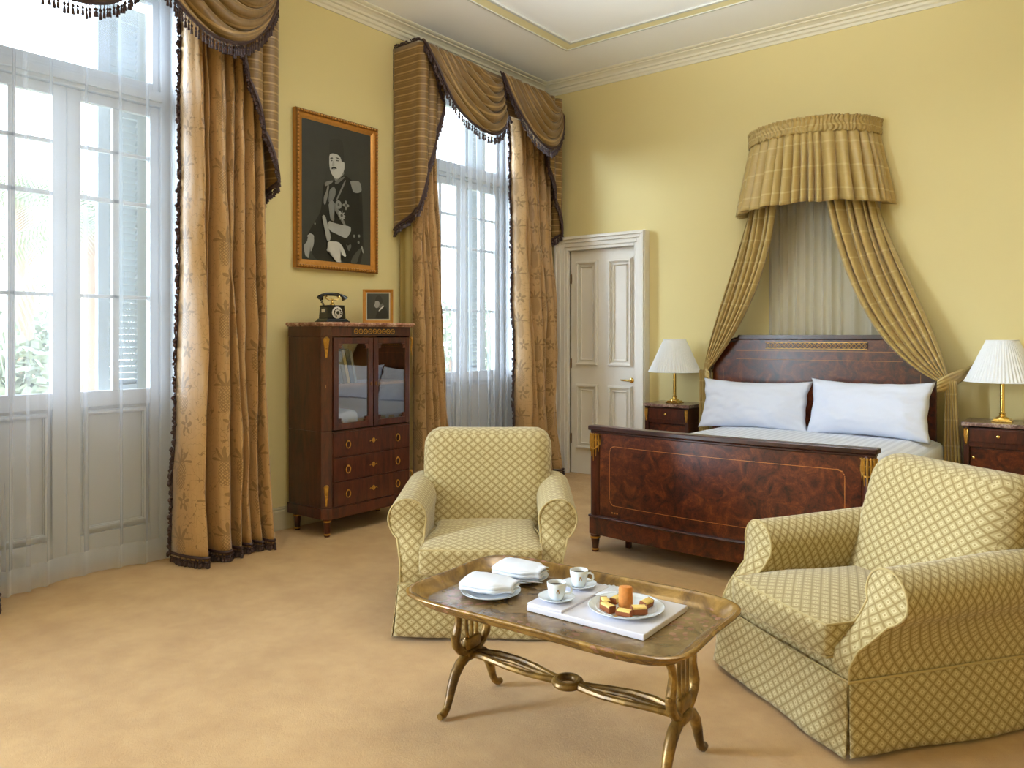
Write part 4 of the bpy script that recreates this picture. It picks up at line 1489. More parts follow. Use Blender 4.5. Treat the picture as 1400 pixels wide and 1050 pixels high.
# ================================================================= COFFEE TABLE
TZ = .455
ct = T('coffee_table', 'gilded carved tray-top coffee table with lyre-shaped ends', 'coffee table', (-1.545, 2.29, 0), radians(2.8))
HL, HWd = .545, .318
def tray_outline(k_, n_=120):
    """rounded rectangle with gently bowed sides; k_ grows it outward"""
    out = []
    for i in range(n_):
        a = 2 * pi * i / n_
        c_, s_ = cos(a), sin(a)
        e = .36
        x = (HL + k_) * (abs(c_) ** e) * (1 if c_ >= 0 else -1)
        y = (HWd + k_) * (abs(s_) ** e) * (1 if s_ >= 0 else -1)
        # serpentine: long sides dip a little either side of the middle
        y *= 1 - .022 * cos(x / HL * pi * 1.0) * (abs(s_) ** .4)
        x *= 1 - .012 * cos(y / HWd * pi)
        out.append((x, y))
    # resample evenly
    pts = [Vector((p[0], p[1], 0)) for p in out]
    ds = [0]
    for i in range(n_):
        ds.append(ds[-1] + (pts[(i + 1) % n_] - pts[i]).length)
    res = []
    j = 0
    for i in range(n_):
        t = ds[-1] * i / n_
        while ds[j + 1] < t:
            j += 1
        f = (t - ds[j]) / max(1e-9, ds[j + 1] - ds[j])
        res.append(pts[j].lerp(pts[(j + 1) % n_], f))
    return res
mb = MB()
rings = [(-.060, .000, 0), (-.050, .001, 0), (-.030, .012, 1), (-.012, .030, 1), (-.002, .038, 1), (.006, .040, 1), (.012, .036, 1), (.012, .029, 1), (.004, .024, 1),
         (-.010, .018, 1), (-.02, .008, 1), (-.030, -.006, 1), (-.05, -.014, 1), (-.07, -.018, 1)]
N_ = 120
for (k_, z, m_) in rings:
    mb.v += [(p.x, p.y, TZ + z) for p in tray_outline(k_, N_)]
mb.face([i for i in range(N_)])
for r_ in range(len(rings) - 1):
    mb.cur = 1 if rings[r_ + 1][2] else 0
    for i in range(N_):
        j = (i + 1) % N_
        mb.face([r_ * N_ + i, r_ * N_ + j, (r_ + 1) * N_ + j, (r_ + 1) * N_ + i])
mb.cur = 1
mb.face([(len(rings) - 1) * N_ + i for i in range(N_)][::-1])
mb.build('tray_top', [M['gilt_top'], M['gilt_border']], ct, autos=60)
for s in (-1, 1):
    # lyre-shaped end support, in the plane across the table
    X_ = s * .435
    ly = MB()
    for q in (-1, 1):
        ly.tube([(X_, q * y, z) for y, z in ((.098, .442), (.112, .425), (.106, .40), (.088, .375), (.080, .345), (.088, .31), (.098, .28), (.092, .25), (.068, .222), (.030, .200))],
                [.016, .018, .014, .013, .014, .016, .018, .018, .017, .017], 10)
        ly.lathe([(0, -.014), (.014, -.008), (.017, 0), (.014, .008), (0, .014)], (X_, q * .105, .425), 10)
        ly.lathe([(0, -.012), (.011, -.006), (.013, 0), (.011, .006), (0, .012)], (X_, q * .106, .285), 8)
    for yy in (-.034, 0, .034):
        ly.tube([(X_, yy * 1.5, .44), (X_, yy, .40), (X_, yy * .95, .30), (X_, yy * .6, .225)], [.008, .0075, .0075, .008], 8)
    ly.tube([(X_, -.10, .437), (X_, .10, .437)], .013, 8)
    ly.rbox((X_, 0, .235), (.016, .050, .026), .014, 6)
    ly.rbox((X_, 0, .192), (.022, .045, .020), .014, 6)
    for q in (-1, 1):
        ly.tube([(X_, q * (.028 + .016 * cos(t * .7) * (1 - t / 12)), .25 + .016 * sin(t * .7) * (1 - t / 12)) for t in range(12)], .005, 6)
    ly.build('lyre_support', M['gilt_wood'], ct, weld=False)
    for q in (-1, 1):
        lg = MB()
        lg.tube([(X_, q * y, z) for y, z in ((.0, .193), (.035, .188), (.072, .172), (.103, .140), (.122, .100), (.136, .060), (.150, .032), (.170, .018), (.190, .016))],
                [.018, .020, .021, .020, .018, .0155, .014, .0155, .013], 12)
        lg.build('leg', M['gilt_wood'], ct)
st = MB()
for s in (-1, 1):
    for q in (-1, 1):
        st.tube([(s * x, q * y, z) for x, y, z in ((.425, .006, .192), (.38, .022, .200), (.32, .034, .203), (.24, .042, .200), (.16, .036, .194), (.10, .022, .190), (.052, .008, .188))],
                [.014, .013, .012, .011, .011, .012, .014], 8)
    st.tube([(s * .40, 0, .196), (s * .24, 0, .203), (s * .07, 0, .190)], [.010, .007, .008], 8)
st.build('stretcher', M['gilt_wood'], ct)
MB().tube([(.042 * cos(2 * pi * i / 28), .042 * sin(2 * pi * i / 28), .190) for i in range(28)], .015, 10, closed=True).build('stretcher_ring', M['gilt_wood'], ct)

TS = TZ + .001        # tray surface height
# ---------------------------------------------------------------- things on the table
wt = T('serving_tray', 'white lacquer serving tray under the cake plate on the coffee table', 'tray', (-1.415, 2.345, TS), radians(1.5))
mb = MB()
HX, HY = .228, .168
mb.box(-HX, HX, -HY, HY, 0, .020)
mb.build('board', M['lacquer'], wt, smooth=False, bevel=.003)
st2 = MB()
st2.box(-HX + .002, -HX + .145, -HY + .002, HY - .002, .020, .029)
st2.build('raised_end', M['lacquer'], wt, smooth=False, bevel=.002)
def round_plate(name, label, x, y, z, r, group, cat='plate'):
    t = T(name, label, cat, (x, y, z), 0, group)
    MB().lathe([(0, .004), (r * .62, .004), (r * .68, .007), (r * .97, .016), (r, .0175), (r * .99, .0145), (r * .68, .002), (r * .6, 0), (0, 0)], (0, 0, 0), 56).build('dish', M['china'], t, autos=0)
    rg = MB()
    rg.tube([(r * .80 * cos(2 * pi * i / 56), r * .80 * sin(2 * pi * i / 56), .0112) for i in range(56)], .0009, 4, closed=True)
    rg.build('rim_line', M['china'], t)
    return t
p1 = round_plate('side_plate', 'white side plate nearest the table edge, carrying a folded napkin', -1.852, 2.232, TS, .113, 'napkin plates')
p2 = round_plate('side_plate', 'white side plate toward the armchair, carrying a folded napkin and knife', -1.872, 2.448, TS, .108, 'napkin plates')
cp_ = round_plate('cake_plate', 'large white plate with cake slices on the white tray', -1.338, 2.345, TS + .021, .132, None)
crst = MB().lathe([(0, 0), (.008, 0), (.008, .0008), (0, .0008)], seg=10)
crst.v = [(x + .018, y * .8 - .105, z + .0125) for x, y, z in crst.v]
crst.build('crest', M['chinamark'], cp_)

def napkin(label, loc, rz, L=.098, W=.072):
    t = T('folded_napkin', label, 'napkin', loc, rz, 'folded white napkins')
    mb = MB()
    # two thick layers, a rolled fold on one side and a soft pointed tip on the other
    def sheet(u, v, k_):
        x = lerp(-L, L, u)
        taper_ = 1 - .55 * smooth01((u - .62) / .38)
        y = lerp(-W, W, v) * taper_
        z = .006 + .013 * k_ + .010 * sin(pi * v) ** .5 * (1 - .5 * u) + .004 * noise.noise(Vector((u * 4, v * 4, k_ * 3)))
        return (x, y, z)
    for k_ in (0, 1, 2):
        def top(u, v):
            return sheet(u, v, k_)
        mb.grid(top, 18, 12)
    # rounded fold on the front side joining layers
    for k_ in (0, 1):
        mb.grid(lambda u, v: (lerp(-L, L, u), (-W - .006 * sin(pi * v)) * (1 - .55 * smooth01((u - .62) / .38)), .006 + .013 * k_ + .013 * v + .004 * noise.noise(Vector((u * 4, 0, k_ * 3)))), 18, 5)
        mb.grid(lambda u, v: (-L - .006 * sin(pi * v), lerp(-W, W, u), .006 + .013 * k_ + .013 * v + .010 * sin(pi * u) ** .5), 10, 5)
    mb.build('cloth', M['napkin'], t, solid=.0035, autos=0)
    return t
napkin('folded white napkin on the side plate nearest the table edge', (-1.850, 2.240, TS + .017), radians(14))
napkin('folded white napkin on the side plate next to the armchair', (-1.868, 2.455, TS + .017), radians(6))
kn = T('butter_knife', 'silver knife sticking out from the napkin nearer the armchair', 'knife', (-1.800, 2.370, TS + .021), radians(20))
MB().rbox((0, 0, .002), (.075, .005, .0022), .002, 4).build('handle', M['silver'], kn, weld=True)

def cup_set(x, y, z, labc, labs, rz):
    s_ = T('saucer', labs, 'saucer', (x, y, z), 0, 'coffee saucers')
    MB().lathe([(0, .003), (.024, .003), (.026, .005), (.05, .011), (.064, .015), (.066, .0165), (.065, .014), (.048, .006), (.026, 0), (0, 0)], (0, 0, 0), 44).build('dish', M['china'], s_, autos=0)
    c_ = T('coffee_cup', labc, 'cup', (x, y, z + .0042), rz, 'white coffee cups')
    MB().lathe([(0, .003), (.019, .003), (.019, 0), (.021, 0), (.0225, .004), (.029, .018), (.033, .045), (.0345, .060), (.0330, .0605), (.0315, .045), (.0275, .019), (.02, .008), (0, .007)], (0, 0, 0), 36).build('bowl', M['china'], c_, autos=0)
    MB().tube([(.031, 0, .048), (.042, 0, .051), (.052, 0, .044), (.053, 0, .032), (.046, 0, .022), (.030, 0, .020)], [.0042, .004, .004, .004, .0042, .0045], 8).build('handle', M['china'], c_)
    MB().lathe([(0, .0), (.0322, .0), (.0322, .0008), (0, .0008)], (0, 0, .046), 28).build('coffee', M['coffee'], c_)
    em = MB()
    for i in range(5):
        a0, z0 = radians(-75) + (-.12 + .06 * i), .036 + .006 * (1 if i in (1, 3) else (1.6 if i == 2 else 0))
        for w in range(3):
            a = a0 - .02 + .02 * w
        b_ = len(em.v)
        for (da, dz) in ((-.05, 0), (.05, 0), (.05, .008), (-.05, .008)):
            em.v.append((.0326 * cos(a0 + da), .0326 * sin(a0 + da), z0 + dz - .008))
        em.face([b_, b_ + 1, b_ + 2, b_ + 3])
    em.build('crest', M['chinamark'], c_, smooth=False)
cup_set(-1.568, 2.255, TS + .030, 'white coffee cup with gold crest standing nearer the table front', 'saucer under the coffee cup nearer the table front', radians(28))
cup_set(-1.585, 2.425, TS + .030, 'white coffee cup with gold crest standing farther back', 'saucer under the coffee cup farther back', radians(28))
# paper doily behind the cups
dl = MB()
dl.v.append((0, 0, 0)); 
for i in range(60):
    a = 2 * pi * i / 60
    r_ = .066 * (1 + .05 * cos(a * 14))
    dl.v.append((r_ * 1.25 * cos(a), r_ * sin(a), .001 + .003 * (i % 2)))
for i in range(60):
    dl.face([0, 1 + i, 1 + (i + 1) % 60])
dly = dl.build('paper_doily', M['napkin'], None, solid=.001)
dly.location = (-1.478, 2.462, TS + .0245)
tag(dly, 'white scalloped paper doily lying between the rear cup and the cake plate', 'doily')

# cake slices round the plate
def slice_(label, ang, r_, rz, L=.060, W=.024, H=.030, z=0.0, tilt=0.0):
    x, y = -1.338 + r_ * cos(ang), 2.345 + r_ * sin(ang)
    t = T('cake_slice', label, 'cake', (x, y, TS + .0265 + z), rz, 'cake slices on the big plate')
    t.rotation_euler = (tilt, 0, rz)
    MB().rbox((0, 0, H / 2), (L / 2, W / 2, H / 2), .003, 5).build('crumb', M['crumb'], t, weld=True)
    c2 = MB()
    c2.rbox((0, 0, .0015), (L / 2 + .001, W / 2 + .0008, .0025), .0015, 3)
    c2.rbox((L / 2, 0, H / 2), (.0022, W / 2 + .0008, H / 2), .0015, 3)
    c2.rbox((-L / 2, 0, H / 2), (.0022, W / 2 + .0008, H / 2), .0015, 3)
    c2.rbox((0, -W / 2, H * .36), (L / 2 + .001, .002, H * .36), .0015, 3)
    c2.build('crust', M['crust'], t, weld=False)
def put(lab, deg, r_, dj, **kw):
    slice_(lab, radians(deg), r_, radians(deg + 90 + dj), **kw)
put('cake slice at the front left of the plate', -122, .072, 8, L=.056, W=.026, H=.024)
put('cake slice at the front right of the plate', -66, .070, -14, L=.050, W=.026, H=.020)
put('cake slice at the left of the plate', -166, .074, 34, L=.054, W=.024, H=.022)
put('cake slice at the back left of the plate', 150, .068, 30, L=.052, W=.024, H=.020)
put('cake slice at the right of the plate', -18, .062, -30, L=.050, W=.030, H=.026)
put('cake slice at the back right of the plate, tipped up', 36, .066, -40, L=.052, W=.024, H=.024, z=.007, tilt=.28)
bis = T('rolled_biscuit', 'orange rolled biscuit standing upright in the middle of the cake plate', 'biscuit', (-1.345, 2.352, TS + .026), radians(30))
def bdf(p):
    return (p.x, p.y * (1 + .0 * p.z), p.z)
MB().lathe([(0, 0), (.022, 0), (.0245, .004), (.0245, .030), (.024, .064), (.022, .072), (0, .073)], (0, 0, 0), 20, 1.0, .7).build('biscuit', M['toast'], bis, autos=50)
lf = T('mint_sprig', 'small green mint leaves at the back edge of the cake plate', 'garnish', (-1.395, 2.425, TS + .036))
mb = MB()
for i in range(7):
    a = i * .9
    c0 = Vector((.008 * cos(a), .008 * sin(a), .002 * i))
    e = c0 + Vector((.018 * cos(a), .018 * sin(a), .006))
    sd = Vector((-sin(a), cos(a), 0)) * .006
    b_ = len(mb.v)
    mb.v += [tuple(c0), tuple((c0 + e) / 2 + sd), tuple(e), tuple((c0 + e) / 2 - sd)]
    mb.face([b_, b_ + 1, b_ + 2, b_ + 3])
mb.build('leaves', M['leaf'], lf, solid=.0006)

# ================================================================= BED
BX0, BX1 = -2.765, -1.005
bed = T('double_bed', 'burl walnut double bed with gilt mounts, dressed in white sheets', 'bed', (-1.885, 5.4, 0), 0, None, True)
def bow(x):
    t = (x - (BX0 + BX1) / 2) / ((BX1 - BX0) / 2)
    return .055 * (1 - t * t)
def bowed(mb_, x0, x1, ybase, th, z0, z1, n=24, extra=0.0):
    """panel following the footboard's gentle bow"""
    b_ = len(mb_.v)
    for i in range(n + 1):
        x = lerp(x0, x1, i / n)
        y = ybase - bow(x) - extra
        mb_.v += [(x, y, z0), (x, y + th, z0), (x, y + th, z1), (x, y, z1)]
    for i in range(n):
        a, c = b_ + i * 4, b_ + (i + 1) * 4
        for k_ in range(4):
            mb_.face([a + k_, a + (k_ + 1) % 4, c + (k_ + 1) % 4, c + k_][::-1])
    mb_.face([b_, b_ + 1, b_ + 2, b_ + 3]); mb_.face([b_ + n * 4 + k_ for k_ in (3, 2, 1, 0)])
FY = 4.38
fb = MB()
bowed(fb, BX0 + .07, BX1 - .07, FY, .045, .24, .80)
bowed(fb, BX0 - .004, BX1 + .004, FY, .06, .115, .235, extra=.022)
foot = fb.build('footboard', M['burl'], bed, smooth=True, autos=30, bevel=.003)
tr_ = MB()
bowed(tr_, BX0 - .012, BX1 + .012, FY, .085, .800, .830, extra=.026)
bowed(tr_, BX0 + .0, BX1 - .0, FY, .06, .782, .800, extra=.012)
bowed(tr_, BX0 - .010, BX1 + .010, FY, .07, .226, .242, extra=.028)
tr_.build('top_rail', M['darkwood'], foot, smooth=True, autos=30, bevel=.006)
inl = MB()
for (x0, x1, z0, z1) in ((BX0 + .19, BX1 - .19, .703, .706), (BX0 + .19, BX1 - .19, .318, .321)):
    bowed(inl, x0, x1, FY, .002, z0, z1, extra=.0012)
for x in (BX0 + .15, BX1 - .153):
    bowed(inl, x, x + .003, FY, .002, .36, .665, 2, extra=.0012)
for (cx_, sx_) in ((BX0 + .152, 1), (BX1 - .152, -1)):
    for (cz_, sz_) in ((.704, -1), (.320, 1)):
        for t in range(6):
            a0, a1 = t * pi / 12, (t + 1) * pi / 12
            xa, xb = cx_ + sx_ * .04 * (1 - cos(a0)) , cx_ + sx_ * .04 * (1 - cos(a1))
            xa, xb = sorted((xa, xb))
            zc_ = cz_ + sz_ * .04 * (1 - sin((a0 + a1) / 2))
            bowed(inl, xa, max(xb, xa + .003), FY, .002, zc_ - .003, zc_ + .003, 1, extra=.0012)
for k_ in range(3):
    bowed(inl, BX0 + .165 + k_ * .02, BX0 + .177 + k_ * .02, FY, .002, .268, .278, 1, extra=.0012)
inl.build('inlay_line', M['inlay'], foot, smooth=False)
for s, x in ((1, BX0 + .035), (-1, BX1 - .035)):
    ps = MB()
    ps.lathe([(.038, .24), (.038, .79)], (x, FY + .01, 0), 20)
    ps.build('corner_post', M['mahogany'], bed)
    lg = MB().lathe([(.022, 0), (.024, .012), (.020, .016), (.030, .098), (.033, .103), (.033, .115)], (x, FY - .005, 0), 16).build('leg', M['mahogany'], bed)
    MB().lathe([(.0225, .010), (.0255, .012), (.0255, .02), (.0225, .022)], (x, FY - .005, 0), 16).build('brass_ring', M['ormolu'], lg)
    MB().lathe([(.031, .088), (.034, .09), (.034, .10), (.031, .102)], (x, FY - .005, 0), 16).build('brass_ring', M['ormolu'], lg)
    mt = MB()
    for k_ in range(7):
        a = -pi / 2 + (k_ - 3) * .42
        px_, py_ = x + .040 * cos(a), FY + .01 + .040 * sin(a)
        zl = .60 + .03 * abs(k_ - 3)
        mt.tube([(px_, py_, .775), (px_ + .002 * cos(a), py_ + .002 * sin(a), .72), (px_, py_, zl)], [.006, .0075, .002], 6)
        mt.lathe([(0, -.009), (.008, -.003), (.009, .004), (0, .010)], (px_, py_, .772), 6)
    mt.tube([(x + .042 * cos(a), FY + .01 + .042 * sin(a), .70 - .02 * cos((a + pi / 2) * 2)) for a in [-pi / 2 + (q - 6) * .22 for q in range(13)]], .005, 6)
    mt.tube([(x + .042 * cos(a), FY + .01 + .042 * sin(a), .735) for a in [-pi / 2 + (q - 6) * .22 for q in range(13)]], .004, 6)
    mt.build('bronze_mount', M['ormolu'], bed)
MB().lathe([(.022, 0), (.022, .2)], (BX0 + .17, FY + .20, 0), 4, a0=pi / 4).build('leg', M['mahogany'], bed)
MB().lathe([(.022, 0), (.022, .2)], (BX1 - .17, FY + .20, 0), 4, a0=pi / 4).build('leg', M['mahogany'], bed)
# headboard
HY_ = 6.50
def hb_poly(e=0.0, zb=.15):
    x0, x1, zt = -2.84 + e, -1.075 - e, 1.395 - e
    pts = [(x0, zb), (x0, 1.12)]
    for i in range(9):
        a = pi - i * (pi / 2) / 8
        pts.append((x0 + .30 + .30 * cos(a), 1.12 + (zt - 1.12) * sin(a)))
    for i in range(9):
        a = pi / 2 - i * (pi / 2) / 8
        pts.append((x1 - .30 + .30 * cos(a), 1.12 + (zt - 1.12) * sin(a)))
    pts += [(x1, 1.12), (x1, zb)]
    return pts
hb = MB().prism(hb_poly(), lambda a, b_, d: (a, d, b_), HY_, HY_ + .05).build('headboard', M['burl'], bed, smooth=False, bevel=.004)
tr_ = MB()
pth = [(p[0], HY_ + .02, p[1] + .012) for p in hb_poly()[1:-1]]
tr_.tube(pth, .026, 8, squash=(1, .8))
tr_.box(-2.60, -1.32, HY_ - .012, HY_ + .055, 1.40, 1.432)
tr_.build('top_rail', M['darkwood'], hb, autos=30)
fr_ = MB()
fr_.box(-2.36, -1.55, HY_ - .008, HY_, 1.315, 1.375)
fr_.build('ornament_panel', M['darkwood'], hb, smooth=False, bevel=.003)
om = MB()
for i in range(21):
    x = -2.335 + i * .038
    om.tube([(x + .015 * cos(t * pi / 5), HY_ - .011, 1.345 + .018 * sin(t * pi / 5)) for t in range(10)], .003, 5, closed=True)
    om.lathe([(0, -.005), (.006, 0), (0, .005)], (x, HY_ - .011, 1.345), 6)
for z in (1.319, 1.371):
    om.tube([(-2.36, HY_ - .010, z), (-1.55, HY_ - .010, z)], .003, 5)
om.build('bronze_frieze', M['ormolu'], hb)
il = MB()
for z in (1.225, 1.297):
    il.box(-2.62, -1.30, HY_ - .0015, HY_, z, z + .003)
for x in (-2.74, -1.18):
    il.box(x, x + .003, HY_ - .0015, HY_, .5, 1.13)
il.build('inlay_line', M['inlay'], hb, smooth=False)
# side rails
for x in (BX0 + .02, BX1 - .05):
    MB().box(x, x + .03, FY + .06, HY_, .16, .30).build('side_rail', M['mahogany'], bed, smooth=False)
# mattress, sheet and skirt
MB().rbox((-1.88, 5.44, .46), (.80, 1.0, .20), .09, 12, lambda p: (p.x, p.y, p.z + (.02 * cos(p.x * 1.6) if p.z > .1 else 0))).build('mattress', M['sheet'], bed, weld=True, autos=80)
def sheetf(u, v):
    a = (u - .5) * 2
    e = .845
    x = -1.88 + e * max(-1, min(1, a * 1.22))
    over = max(0, abs(a) * 1.22 - 1)
    z = .682 - .02 * a * a - over * 1.25 - .045 * smooth01((abs(a) * 1.22 - .80) / .2)
    sg = 1 if a > 0 else -1
    x += sg * (.012 + .016 * sin(v * 34) * over * 6 * .4)
    y = lerp(4.47, 6.46, v)
    z += .006 * noise.noise(Vector((u * 8, v * 8, 2)))
    return (x, y, z)
MB().grid(sheetf, 60, 60).build('top_sheet', M['sheet'], bed, solid=.008, autos=0)
for s in (-1, 1):
    xx = -1.885 + s * .850
    bs = MB().grid(lambda u, v: (xx + s * (.014 * abs(sin(u * 46)) * (.4 + v) + .014 * v) , lerp(4.46, 6.44, u), lerp(.60, .215 if s < 0 else .10, v)), 120, 8)
    bs.build('bed_skirt', M['bedskirt'], bed, solid=.004)

def pillow(label, x, y, z, rz, seed, w=.455, h=.245, t=.105, lean=.32):
    r_ = T('pillow', label, 'pillow', (x, y, z), rz, 'white pillows on the bed')
    mb = MB()
    n_ = 44
    def side(sg):
        def fn(u, v):
            a, b_ = 2 * u - 1, 2 * v - 1
            # pinched corners, bowed sides
            px_ = a * w * (1 - .05 * (1 - b_ * b_) * abs(a) ** 3 * -1 - .045 * (1 - b_ ** 2) * 0 + .0)
            kx = 1 - .075 * (1 - abs(b_) ** 2.2) * abs(a) ** 2
            kz = 1 - .14 * (1 - abs(a) ** 2.2) * abs(b_) ** 2
            px_, pz_ = a * w * kx, b_ * h * kz
            th = t * (max(0, 1 - abs(a) ** 2.6) ** .55) * (max(0, 1 - abs(b_) ** 2.4) ** .55)
            th *= 1 + .12 * noise.noise(Vector((a * 2 + seed, b_ * 2, sg)))
            wr = .007 * noise.noise(Vector((a * 7, b_ * 5 + seed, sg * 3))) * (1 if th > .01 else 0)
            ang_ = math.atan2(b_, a)
            wr += .016 * (noise.noise(Vector((a * 3.2 + b_ * 2.5 + seed, b_ * 1.6 - a, sg * 2 + 7))) * (th > .02)) - .007 * abs(noise.noise(Vector((a * 6 - b_ * 5, b_ * 3 + a * 2, seed + sg)))) * (th > .02)
            wr += .008 * sin(ang_ * 19 + seed) * (abs(a) ** 4 * .8 + .2 * abs(b_) ** 4) * (th > .004)
            yy = sg * th + wr
            zz = pz_
            # lean back
            return (px_ + .008 * noise.noise(Vector((b_ * 3, seed, 5))), yy * cos(lean) + zz * sin(lean), zz * cos(lean) - yy * sin(lean) + h * .9)
        return fn
    mb.grid(side(-1), n_, n_)
    mb.grid(side(1), n_, n_, flip=True)
    o_ = mb.build('case', M['pillow'], r_, weld=True, autos=0)
    return r_
pillow('plump white pillow leaning on the headboard, the left of the two', -2.350, 6.19, .668, radians(2), 3.0, .450, .215)
pillow('plump white pillow leaning on the headboard, the right of the two', -1.475, 6.175, .674, radians(-3), 8.0, .440, .226)

# ================================================================= BED CANOPY
CC = (-2.03, YB)
ck = T('bed_canopy', 'gold pleated half-round canopy fixed high on the wall above the bed', 'canopy', (CC[0], YB, 2.45), 0, None, True)
RXc, RYc = .50, .44
def arc(u, k_=0.0):
    a = pi - u * pi
    return CC[0] + (RXc + k_) * cos(a), CC[1] - .01 - (RYc + k_) * sin(a)
def crown(u, v):
    rf = .020 * abs(sin(u * pi * 48 + 3 * noise.noise(Vector((u * 16, v * 2, 0)))))
    bulge = .005 * abs(sin(v * pi * 4)) + .012 * max(0, .18 - v) / .18
    x, y = arc(u, .012 + rf + bulge)
    return (x, min(y, YB - .005), 3.160 - v * .125 + .010 * noise.noise(Vector((u * 40, v * 2, 1))))
hd = MB().grid(crown, 300, 12).build('gathered_heading', M['canopy'], ck, solid=.004, autos=0)
brk_c = [0]
rc = random.Random(4)
while brk_c[-1] < 1:
    brk_c.append(brk_c[-1] + rc.uniform(.024, .075))
brk_c = [b / brk_c[-1] for b in brk_c]
def skirtf(u, v):
    f, wgt = fold_profile(u + .004 * noise.noise(Vector((u * 6, v * 2, 3))), brk_c, .8)
    k_ = .012 + .075 * v ** 1.1 + (.022 + .10 * v ** .7) * (f - .45) * (.7 + wgt)
    x, y = arc(u, k_)
    return (x + .012 * sin(f * 3) * v, min(y, YB - .004), 3.045 - v * (.56 + .012 * noise.noise(Vector((u * 14, 0, 6)))) - .02 * f * v)
MB().grid(skirtf, 320, 24).build('pleated_skirt', M['canopy'], ck, solid=.004, autos=0)
MB().prism([arc(i / 24, -.01) for i in range(25)], lambda a, b_, d: (a, b_, d), 3.05, 3.075).build('board', M['canopy'], ck, smooth=False)

def canopy_drape(label, s):
    r = T('canopy_drape', label, 'curtain', (CC[0] + s * .75, 6.6, 1.1), 0, 'gold drapes of the bed canopy', True)
    if s < 0:
        P_out0, P_in0 = (-2.535, 6.66, 2.66), (-2.20, 6.34, 2.66)
        G_ = (-2.88, 6.455, 1.115)
        c_in1, c_in2 = (-2.18, 6.34, 2.12), (-2.50, 6.34, 1.48)
        c_out1, c_out2 = (-2.62, 6.62, 2.2), (-2.88, 6.52, 1.5)
    else:
        P_out0, P_in0 = (-1.505, 6.66, 2.66), (-1.87, 6.32, 2.66)
        G_ = (-.995, 6.42, 1.085)
        c_in1, c_in2 = (-1.78, 6.34, 2.05), (-1.50, 6.26, 1.28)
        c_out1, c_out2 = (-1.44, 6.62, 2.1), (-1.10, 6.52, 1.6)
    brk = [0, .13, .27, .44, .58, .72, .87, 1.0]
    def fn(u, v):
        # u: 0 inner edge .. 1 outer edge
        # top of the cloth follows the canopy ring
        a_in, a_out = (.37, .03) if s < 0 else (.62, .97)
        ax, ay = arc(lerp(a_in, a_out, u), -.03)
        top = Vector((ax, ay, 2.70))
        gath = Vector(G_) + Vector((s * .035 * (u - .5), -.02 + .03 * u, .02 * (u - .5)))
        c1 = Vector(c_in1).lerp(Vector(c_out1), u)
        c2 = Vector(c_in2).lerp(Vector(c_out2), u)
        p = bez(top, c1, c2, gath, v)
        f, wgt = fold_profile(u + .02 * noise.noise(Vector((u * 4, v * 2, s * 5))), brk, .8)
        amp = .095 * (1 - .6 * v)
        p.y -= amp * (f - .4)
        p.x += s * .012 * sin(u * 24) * (1 - v)
        return (p.x, min(p.y, YB - .01), p.z)
    MB().grid(fn, 90, 60).build('cloth', M['canopy'], r, solid=.004, autos=0)
    # lower tail
    wtail = .06 if s > 0 else .05
    def tail(u, v):
        f, wgt = fold_profile(u, [0, .22, .4, .62, .8, 1.0], .8)
        spread = lerp(.035, wtail, smooth01(v * 1.6))
        x = G_[0] + s * .025 + (u - .45) * 2 * spread + (s * .01 * v)
        y = G_[1] - .01 + (.05 * v) - .05 * (f - .4) * (.4 + .6 * v)
        return (x, min(y, YB - .012), lerp(G_[2] + .01, .03, v))
    MB().grid(tail, 60, 24).build('tail', M['canopy'], r, solid=.004, autos=0)
    # tie-back
    tb = MB()
    if s > 0:
        a0, b0 = Vector((G_[0] - .05, G_[1] - .055, G_[2] - .03)), Vector((-.86, YB - .015, 1.175))
        mid = Vector((G_[0] + .03, G_[1] - .07, G_[2] + .005))
    else:
        a0, b0 = Vector((G_[0] + .06, G_[1] - .05, G_[2] - .05)), Vector((-2.965, YB - .015, 1.14))
        mid = Vector((G_[0] - .01, G_[1] - .07, G_[2] - .02))
    def tie(u, v):
        p = a0 * ((1 - u) ** 2) + mid * (2 * u * (1 - u)) + b0 * (u * u)
        w_ = .045 + .02 * sin(pi * u) - .018 * u
        pl = .006 * abs(sin(v * pi * 4))
        return (p.x - s * .0, p.y - pl - .012 * sin(pi * v), p.z + (v - .5) * 2 * w_)
    tb.grid(tie, 24, 20)
    # the band passes behind the cloth as well
    def back(u, v):
        p = a0.lerp(b0, u) + Vector((0, .06 * (1 - u) , 0))
        return (p.x, min(p.y, YB - .008), p.z + (v - .5) * .07)
    tb.grid(back, 8, 4)
    # ruffle at the hook
    def ruf(u, v):
        a = u * 2 * pi
        rr = .012 + .028 * v + .005 * sin(a * 6)
        return (b0.x + s * .012 + rr * cos(a) * .7, min(YB - .006, b0.y - .012 - .01 * v), b0.z + rr * sin(a))
    tb.grid(ruf, 36, 4)
    tb.build('tieback', M['canopy'], r, solid=.003, autos=0)
    return r
canopy_drape('gold drape tied back to the left of the headboard', -1)
canopy_drape('gold drape sweeping down and tied back to the right of the headboard', 1)
vo_ = T('canopy_voile', 'white sheer backing cloth hanging on the wall inside the bed canopy', 'sheer curtain', (-1.95, 6.68, 0), 0, None, True)
def voile(u, v):
    f = exp(-(((u * 11) % 1 - .5) / .2) ** 2)
    x = lerp(-2.40, -1.62, u) if u < .8 else lerp(-1.776, -1.50, (u - .8) / .2)
    return (x, 6.69 - .035 * f - .01 * sin(u * 40), lerp(3.04, .9, v))
MB().grid(voile, 180, 4).build('cloth', M['voile_white'], vo_)

